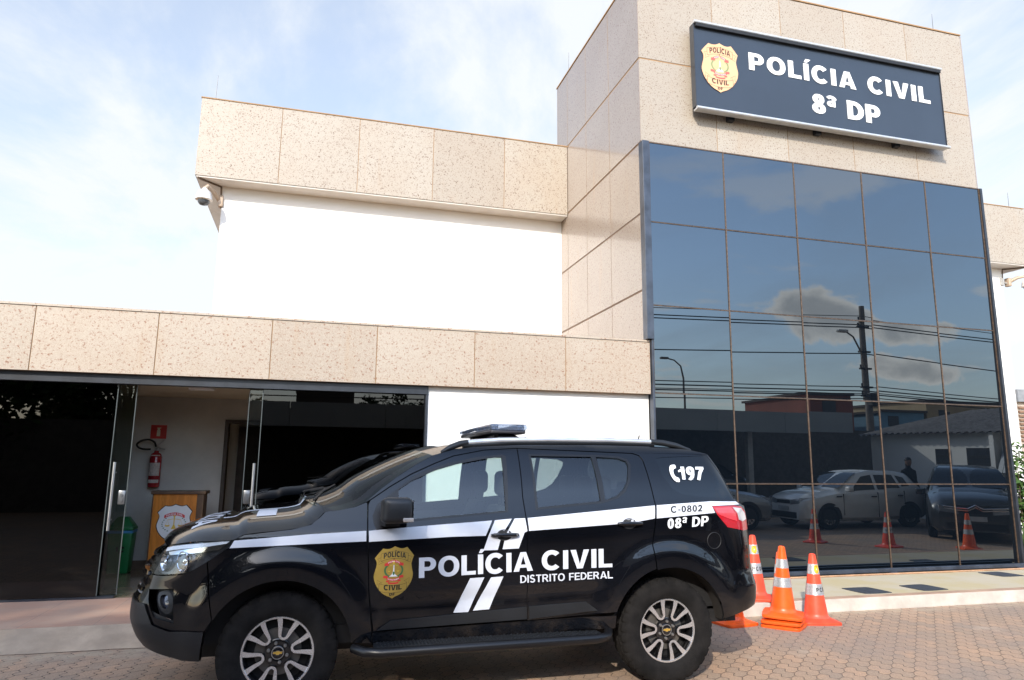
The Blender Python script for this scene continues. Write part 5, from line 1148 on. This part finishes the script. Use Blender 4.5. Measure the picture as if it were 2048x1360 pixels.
# parked cars
def simple_car(name, label, x, y, rz, col, st, win, wheels, w0, wr=.31, front=None, rough=.25, metal=0.0):
    """st: stations (x, z_low, z_belt, z_top, half width, half width at roof), nose at -x"""
    t = thing(name, label, 'car', (0, 0, 0), 0, 'parked cars mirrored in the glass'); pm = mat('paint_'+name+str(len(bpy.data.materials)), col, rough, metal, coat=.8, var=.03)
    def sec(q):
        xx, zl, zb, zt, w, wt = q; return [(w*.86, zl), (w*.98, zl+.09), (w, .58), (w*.985, zb-.07), (w*.95, zb), (wt, zt-.055), (wt*.88, zt), (0, zt+.02)]
    def at(xx):
        return sec([xx]+[cinterp(xx, [(s_[0], s_[i]) for s_ in st]) for i in range(1, 6)])
    xs = [st[0][0]+(st[-1][0]-st[0][0])*i/70 for i in range(71)]
    vs = []; 
    for xx in xs:
        p = at(xx); vs += [(xx, -a, b) for a, b in p]+[(xx, a, b) for a, b in p[-2::-1]]
    n = 15; mb = MB(); mb.add(vs, [(i*n+k, i*n+k+1, (i+1)*n+k+1, (i+1)*n+k) for i in range(70) for k in range(n-1)]); mb.add(vs[:n], [tuple(range(n))]); mb.add(vs[-n:], [tuple(range(n))]); mb.build('body', pm, t, smooth=32)
    gm = glass('parked_car_glass', (.05, .06, .065), 1.55, 0, ((.006, .007, .008), .8))
    for s_ in (-1, 1):
        for q in win:
            V, F, _ = cdt(q, (), .08)
            def pt(xx, f): p = at(xx); a, b = p[4], p[5]; return (xx, s_*(a[0]+(b[0]-a[0])*f+.006), a[1]+(b[1]-a[1])*f)
            mb = MB(); mb.add([pt(*v) for v in V], F); mb.build('side_window', gm, t, fix=False)
        for xx, q in ((front['ws0'], front['ws1']), (front['rw0'], front['rw1'])):
            if s_ < 0: continue
            a, b = at(xx), at(q); d = -.012 if q > xx else .012
            rows = [[(xx+(q-xx)*f+d, (a[4][0]*.93*(1-f)+b[5][0]*.93*f)*g, cinterp(xx+(q-xx)*f, [(k_[0], k_[3]) for k_ in st])+.012) for g in [-1+.2*j for j in range(11)]] for f in [.04+.92*i/8 for i in range(9)]]
            mb = MB(); mb.add([p for r in rows for p in r], [(i*11+j, i*11+j+1, i*11+12+j, i*11+11+j) for i in range(8) for j in range(10)]); mb.build('windscreen' if d < 0 else 'rear_window', gm, t, fix=False, smooth=60)
        for xw in wheels:
            mb = MB(); wa = cinterp(xw, [(k_[0], k_[4]) for k_ in st]); q = arc_pts(xw, wr, wr+.06, -8, 188, 18); mb.add([(a, s_*(wa+.004), b) for a, b in q], [tuple(range(19))]); mb.build('wheel_arch', M_black, t, fix=False)
            wl = bpy.data.objects.new('wheel', None); COL.objects.link(wl); wl.parent = t; wl.location = (xw, s_*(wa-.085), wr); wl.rotation_euler = (0, 0, 0 if s_ < 0 else math.pi); k = wr/.3875; wl.scale = (k, .75, k)
            for nm, me_, in (('tyre', TYRE), ('rim', RIM)):
                o = bpy.data.objects.new(nm, me_); COL.objects.link(o); o.parent = wl
        for x0, z0, z1 in front['doors']:
            mb = MB(); wa = cinterp(x0, [(k_[0], k_[4]) for k_ in st]); mb.box((x0-.004, s_*(wa*.985-.01), z0), (x0+.004, s_*(wa+.003), z1)); mb.build('door_seam', M_black, t)
            mb = MB(); mb.rbox((x0-.22, s_*wa, .80), (x0-.06, s_*(wa+.03), .83), .008); mb.build('handle', M_clad, t)
        wa = cinterp(front['mx'], [(k_[0], k_[4]) for k_ in st]); mb = MB(); mb.rbox((front['mx']-.06, s_*(wa+.02), .93), (front['mx']+.08, s_*(wa+.2), 1.07), .03); mb.build('mirror', pm, t, smooth=60)
    nose = st[0]; xn = nose[0]; hw = nose[4]
    for s_ in (-1, 1):
        mb = MB(); a = at(xn+.06); mb.hexa([(xn-.008, s_*hw*.45, .60), (xn-.004, s_*hw*.98, .64), (xn+.30, s_*(a[2][0]+.028), .70), (xn+.02, s_*hw*.45, .62), (xn-.002, s_*hw*.45, .72), (xn+.004, s_*hw*.98, .77), (xn+.40, s_*(a[2][0]+.024), .80), (xn+.03, s_*hw*.45, .74)]); mb.build('headlight', mat('clear_headlight', (.55, .57, .6), .08, .6, coat=1), t)
    mb = MB(); mb.box((xn-.012, -hw*.42, .62), (xn+.02, hw*.42, .71)); mb.box((xn-.012, -hw*.8, .27), (xn+.02, hw*.8, .42)); mb.build('grille', M_trim, t)
    mb = MB(); mb.box((xn-.02, -.2, .46), (xn-.01, .2, .56)); mb.build('number_plate', mat('plate_grey', (.45, .46, .46), .5), t)
    if front.get('chrome'):
        mb = MB()
        for z, d in ((.735, .06), (.69, .06)): mb.tube([(xn+.02, -hw*.95, z+.02), (xn-.016, -hw*.5, z), (xn-.025, -.14, z-.015), (xn-.03, 0, z+d), (xn-.025, .14, z-.015), (xn-.016, hw*.5, z), (xn+.02, hw*.95, z+.02)], .014, 6)
        mb.build('chrome_trim', M_chrome, t)
    t.location = (x, y, 0); t.rotation_euler = (0, 0, rz); return t
for o in bpy.data.objects:
    if o.name == 'tyre': TYRE = o.data
    if o.name == 'rim': RIM = o.data
hatch = [(-1.95, .24, .66, .72, .62, .55), (-1.85, .20, .70, .80, .74, .62), (-1.5, .2, .78, .90, .80, .66), (-.95, .2, .88, .985, .82, .66), (-.80, .2, .90, 1.04, .82, .66), (-.1, .2, .92, 1.40, .825, .60), (.35, .2, .93, 1.455, .825, .59), (.9, .2, .95, 1.44, .825, .585), (1.45, .2, .97, 1.36, .81, .57), (1.72, .22, .98, 1.12, .77, .60), (1.90, .26, .93, .98, .70, .58)]
fr = dict(ws0=-.88, ws1=-.12, rw0=1.74, rw1=1.44, doors=((-.78, .35, .88), (.28, .3, .92), (1.10, .5, .93)), mx=-.70)
simple_car('parked_hatchback', 'white hatchback parked in the car park, mirrored in the glass wall', 13.8, 1.55, 0, (.84, .84, .82), hatch, [[(-.62, .12), (-.08, .88), (.24, .90), (.24, .12)], [(.33, .12), (.33, .90), (.92, .88), (1.02, .12)], [(1.10, .2), (1.02, .86), (1.28, .80), (1.36, .25)]], (-1.22, 1.25), 0, .30, fr)
sedan = [(-2.2, .26, .66, .72, .64, .55), (-2.05, .2, .70, .80, .78, .62), (-1.6, .2, .80, .90, .85, .68), (-.9, .2, .90, .98, .87, .66), (-.1, .2, .93, 1.42, .87, .60), (.5, .2, .94, 1.47, .87, .60), (1.0, .2, .96, 1.42, .87, .59), (1.6, .2, .97, 1.06, .85, .64), (2.05, .22, .96, 1.0, .80, .64), (2.2, .3, .92, .95, .72, .6)]
fs = dict(ws0=-.80, ws1=-.10, rw0=1.58, rw1=1.0, doors=((-.75, .35, .9), (.3, .3, .93), (1.2, .5, .95)), mx=-.62)
sw = [[(-.55, .12), (-.05, .88), (.26, .9), (.26, .12)], [(.34, .12), (.34, .9), (.95, .85), (1.2, .12)]]
simple_car('parked_sedan', 'silver grey sedan parked beside the white hatchback, mirrored in the glass', 9.1, 1.2, math.pi, (.36, .37, .38), sedan, sw, (-1.35, 1.30), 0, .32, fs, .25, .6)
suv = [(a, b+.06, c+.12, d+.16, e_, f_) for a, b, c, d, e_, f_ in sedan]
simple_car('parked_dark_car', 'dark car under the carport, its roof mirrored above the white hatchback', 11.6, -3.4, 0, (.03, .03, .034), suv, sw, (-1.35, 1.30), 0, .34, fs)
mpv = [(-2.1, .24, .68, .78, .70, .60), (-1.98, .2, .76, .90, .84, .68), (-1.6, .2, .88, 1.02, .90, .72), (-1.15, .2, .96, 1.10, .91, .70), (-.2, .2, 1.0, 1.55, .915, .66), (.5, .2, 1.02, 1.63, .915, .65), (1.4, .2, 1.03, 1.60, .91, .64), (1.95, .22, 1.03, 1.40, .87, .62), (2.15, .26, 1.0, 1.05, .80, .64)]
fm = dict(ws0=-1.08, ws1=-.18, rw0=2.1, rw1=1.9, doors=((-.7, .35, .95), (.35, .3, 1.0), (1.25, .5, 1.0)), mx=-.85, chrome=True)
simple_car('parked_minivan', 'dark grey people carrier facing the station, mirrored at the right of the glass', 15.3, 3.9, R(-45), (.045, .047, .05), mpv, [[(-.8, .12), (-.12, .88), (.3, .9), (.3, .12)], [(.4, .12), (.4, .9), (1.1, .9), (1.1, .12)], [(1.2, .12), (1.2, .88), (1.6, .85), (1.75, .2)]], (-1.3, 1.4), 0, .33, fm, .3, .4)
# the person standing behind the white hatchback
def person(x, y, rz):
    t = thing('person', 'person in dark clothes with a blue bag behind the mirrored white hatchback', 'person', (x, y, 0), rz)
    def grown(name, pts, edges, rad, m, sub=2):
        me = bpy.data.meshes.new(name); me.from_pydata(pts, edges, []); o = bpy.data.objects.new(name, me); COL.objects.link(o)
        o.modifiers.new('s', 'SKIN'); s_ = o.modifiers.new('u', 'SUBSURF'); s_.levels = s_.render_levels = sub
        for v, r in zip(me.skin_vertices[0].data, rad): v.radius = (r, r) if not isinstance(r, tuple) else r
        me.skin_vertices[0].data[0].use_root = True; dg = bpy.context.evaluated_depsgraph_get(); dg.update()
        nm = bpy.data.meshes.new_from_object(o.evaluated_get(dg)); bpy.data.objects.remove(o); nm.materials.clear(); nm.materials.append(m); nm.polygons.foreach_set('use_smooth', [True]*len(nm.polygons))
        o = bpy.data.objects.new(name, nm); COL.objects.link(o); o.parent = t; return o
    pts = [(0, 0, .95), (0, 0, 1.15), (0, 0, 1.38), (0, 0, 1.50), (0, 0, 1.60), (0, .02, 1.70), (.10, 0, .88), (.11, .02, .48), (.11, -.02, .08), (.12, .14, .04), (-.10, 0, .88), (-.12, .0, .48), (-.13, -.02, .08), (-.14, .14, .04), (.19, 0, 1.40), (.25, -.02, 1.12), (.24, .10, .86), (-.19, 0, 1.40), (-.25, -.02, 1.12), (-.24, .08, .86)]
    ed = [(0, 1), (1, 2), (2, 3), (3, 4), (4, 5), (0, 6), (6, 7), (7, 8), (8, 9), (0, 10), (10, 11), (11, 12), (12, 13), (2, 14), (14, 15), (15, 16), (2, 17), (17, 18), (18, 19)]
    grown('body', pts, ed, [(.16, .11), (.15, .105), (.17, .11), .055, .085, .075, .09, .065, .045, .04, .09, .065, .045, .04, .065, .045, .035, .065, .045, .035], mat('dark_clothes', (.018, .018, .022), .9))
    mb = MB(); mb.lathe([(0, -.12), (.06, -.10), (.082, -.02), (.085, .05), (.06, .11), (0, .13)], 18, 0, 'z', (x, y+.02, 1.66)); mb.build('head', mat('skin_brown', (.26, .14, .09), .6), t, smooth=60)
    mb = MB(); mb.lathe([(.088, .03), (.09, .07), (.064, .125), (0, .145)], 18, 0, 'z', (x, y+.012, 1.66)); mb.build('hair', M_black, t, smooth=60)
    mb = MB(); mb.rbox((x-.34, y-.06, .55), (x-.20, y+.18, .83), .03); mb.build('bag', mat('blue_bag', (.02, .10, .30), .6), t)
person(16.25, 1.2, 0)
# street behind the car park
M_pole = mat('concrete_pole', (.17, .15, .13), .9, var=.2)
PO = thing('utility_pole', 'tall grey utility pole with street lamp and cables mirrored in the glass', 'pole', (31.2, -16.4, 0))
mb = MB(); mb.tube([(31.2, -16.4, 0), (31.2, -16.4, 10.9)], [.24, .15], 12); mb.build('mast', M_pole, PO, smooth=50)
mb = MB(); mb.tube([(31.15, -16.2, 6.9), (30.6, -15.9, 7.9), (29.9, -15.7, 8.8), (29.3, -15.6, 9.08)], .05, 8); mb.build('lamp_arm', M_pole, PO, smooth=60)
mb = MB(); mb.rbox((28.75, -15.75, 9.0), (29.4, -15.45, 9.16), .05); mb.build('lamp_head', mat('lamp_grey', (.45, .45, .44), .4), PO)
mb = MB()
for z in (9.5, 9.9, 8.0, 7.0, 5.9, 5.4): mb.box((30.7, -16.3, z), (31.5, -16.15, z+.10)); mb.tube([(30.75, -16.2, z), (30.75, -16.2, z+.28)], .05, 6)
mb.rbox((30.95, -16.2, 4.8), (31.5, -15.8, 5.6), .05); mb.build('fittings', M_black, PO)
def wire(z0, z1, z2, y, sag, r, label):
    mb = MB(); pts = []
    for (xa, za), (xb, zb) in (((-30, z0), (31.1, z1)), ((31.1, z1), (75, z2))):
        for i in range(25):
            t_ = i/24; pts.append((xa+(xb-xa)*t_, y, za+(zb-za)*t_-sag*4*t_*(1-t_)))
    mb.tube(pts, r, 5); tag(mb.build('overhead_cable', M_black, loc=(31.1, y, z1)), label, 'cable', 'overhead cables mirrored in the glass')
CB = 'black overhead cable strung from the utility pole, mirrored in the glass'
for z0, z1, z2, sag, r in ((9.2, 10.3, 9.3, .5, .022), (9.0, 9.72, 9.1, .35, .035), (8.8, 9.55, 8.9, .35, .035), (6.6, 7.98, 6.3, .4, .035), (5.8, 6.0, 5.2, .35, .03), (5.6, 5.75, 5.0, .3, .04), (5.2, 5.5, 4.7, .3, .04), (5.0, 5.3, 4.9, .4, .03), (4.9, 5.6, 4.4, .2, .025)): wire(z0, z1, z2, -16.4, sag, r, CB)
ML = thing('street_lamp', 'slim curved street lamp mirrored at the left of the glass tower', 'lamp', (25.3, -27.4, 0))
mb = MB(); mb.tube([(25.3, -27.4, 0), (25.3, -27.4, 7.2), (25.1, -27.4, 8.1), (24.6, -27.4, 8.5), (24.0, -27.4, 8.62)], [.10, .07, .06, .05, .05], 8); mb.build('mast', M_pole, ML, smooth=60)
mb = MB(); mb.rbox((23.5, -27.55, 8.55), (24.1, -27.25, 8.7), .04); mb.build('lamp_head', M_pole, ML)
def block(name, label, x0, x1, y0, z1, col, wins):
    t = thing(name, label, 'building', ((x0+x1)/2, y0, 0), 0, 'houses beyond the car park'); mb = MB(); mb.box((x0, y0-8, 0), (x1, y0, z1)); mb.build('wall', mat('render_'+name+str(int(x0)), col, .9, var=.15, vs=.5), t)
    mb = MB(); mb.box((x0-.2, y0-8.2, z1), (x1+.2, y0+.2, z1+.18)); mb.build('roof', mat('dark_roof', (.08, .065, .055), .9), t)
    for a, b, c, d in wins: mb = MB(); mb.box((a, y0, c), (b, y0+.04, d)); mb.build('window', M_dark, t)
block('brick_house', 'red brick house above the carport roof, mirrored in the glass', 35.9, 39.8, -27.4, 6.6, (.22, .075, .05), [(37, 38.2, 5.2, 6.1)])
block('blue_house', 'pale blue house right of the utility pole, mirrored in the glass', 42.3, 46.5, -27.4, 5.3, (.16, .30, .42), [(43, 44, 4.2, 5.0)])
block('ochre_house', 'ochre house with a dark roof at the right of the mirrored street', 46.8, 58, -27.4, 6.3, (.42, .32, .19), [(48, 49.2, 4.6, 5.6), (51, 52.2, 4.6, 5.6), (54, 55.2, 4.6, 5.6)])
block('grey_house', 'dark gabled building mirrored in the entrance glass', -1.2, 2.2, -26, 6.4, (.07, .065, .06), [])
tree(-10.8, -9.6, 13.0, 4.0, 'tall dark tree behind the carport, nearer one, mirrored in the entrance glass', 21, 110, 120, .19)
tree(-18.5, -9.8, 13.2, 5.0, 'tall dark tree behind the carport at the far left of the mirrored car park', 22, 130, 120, .20)
tree(-4.0, -30, 6.6, 2.2, 'small round tree mirrored left of the dark gabled building', 23, 40, 70, .18); tree(5.0, -30, 7.0, 2.6, 'bushy tree mirrored at the right of the entrance glass', 24, 40, 70, .18)
tree(-14.6, -13.2, 14.3, 4.2, 'tall dark tree added between the two others behind the carport to fill out their shade', 25, 110, 110, .20)  # extra tree, added to close the lit gap on the ramp
tree(-7.3, -12.6, 9.0, 3.0, 'lower dark tree right of the tall ones behind the carport, mirrored in the entrance glass', 26, 80, 110, .17)
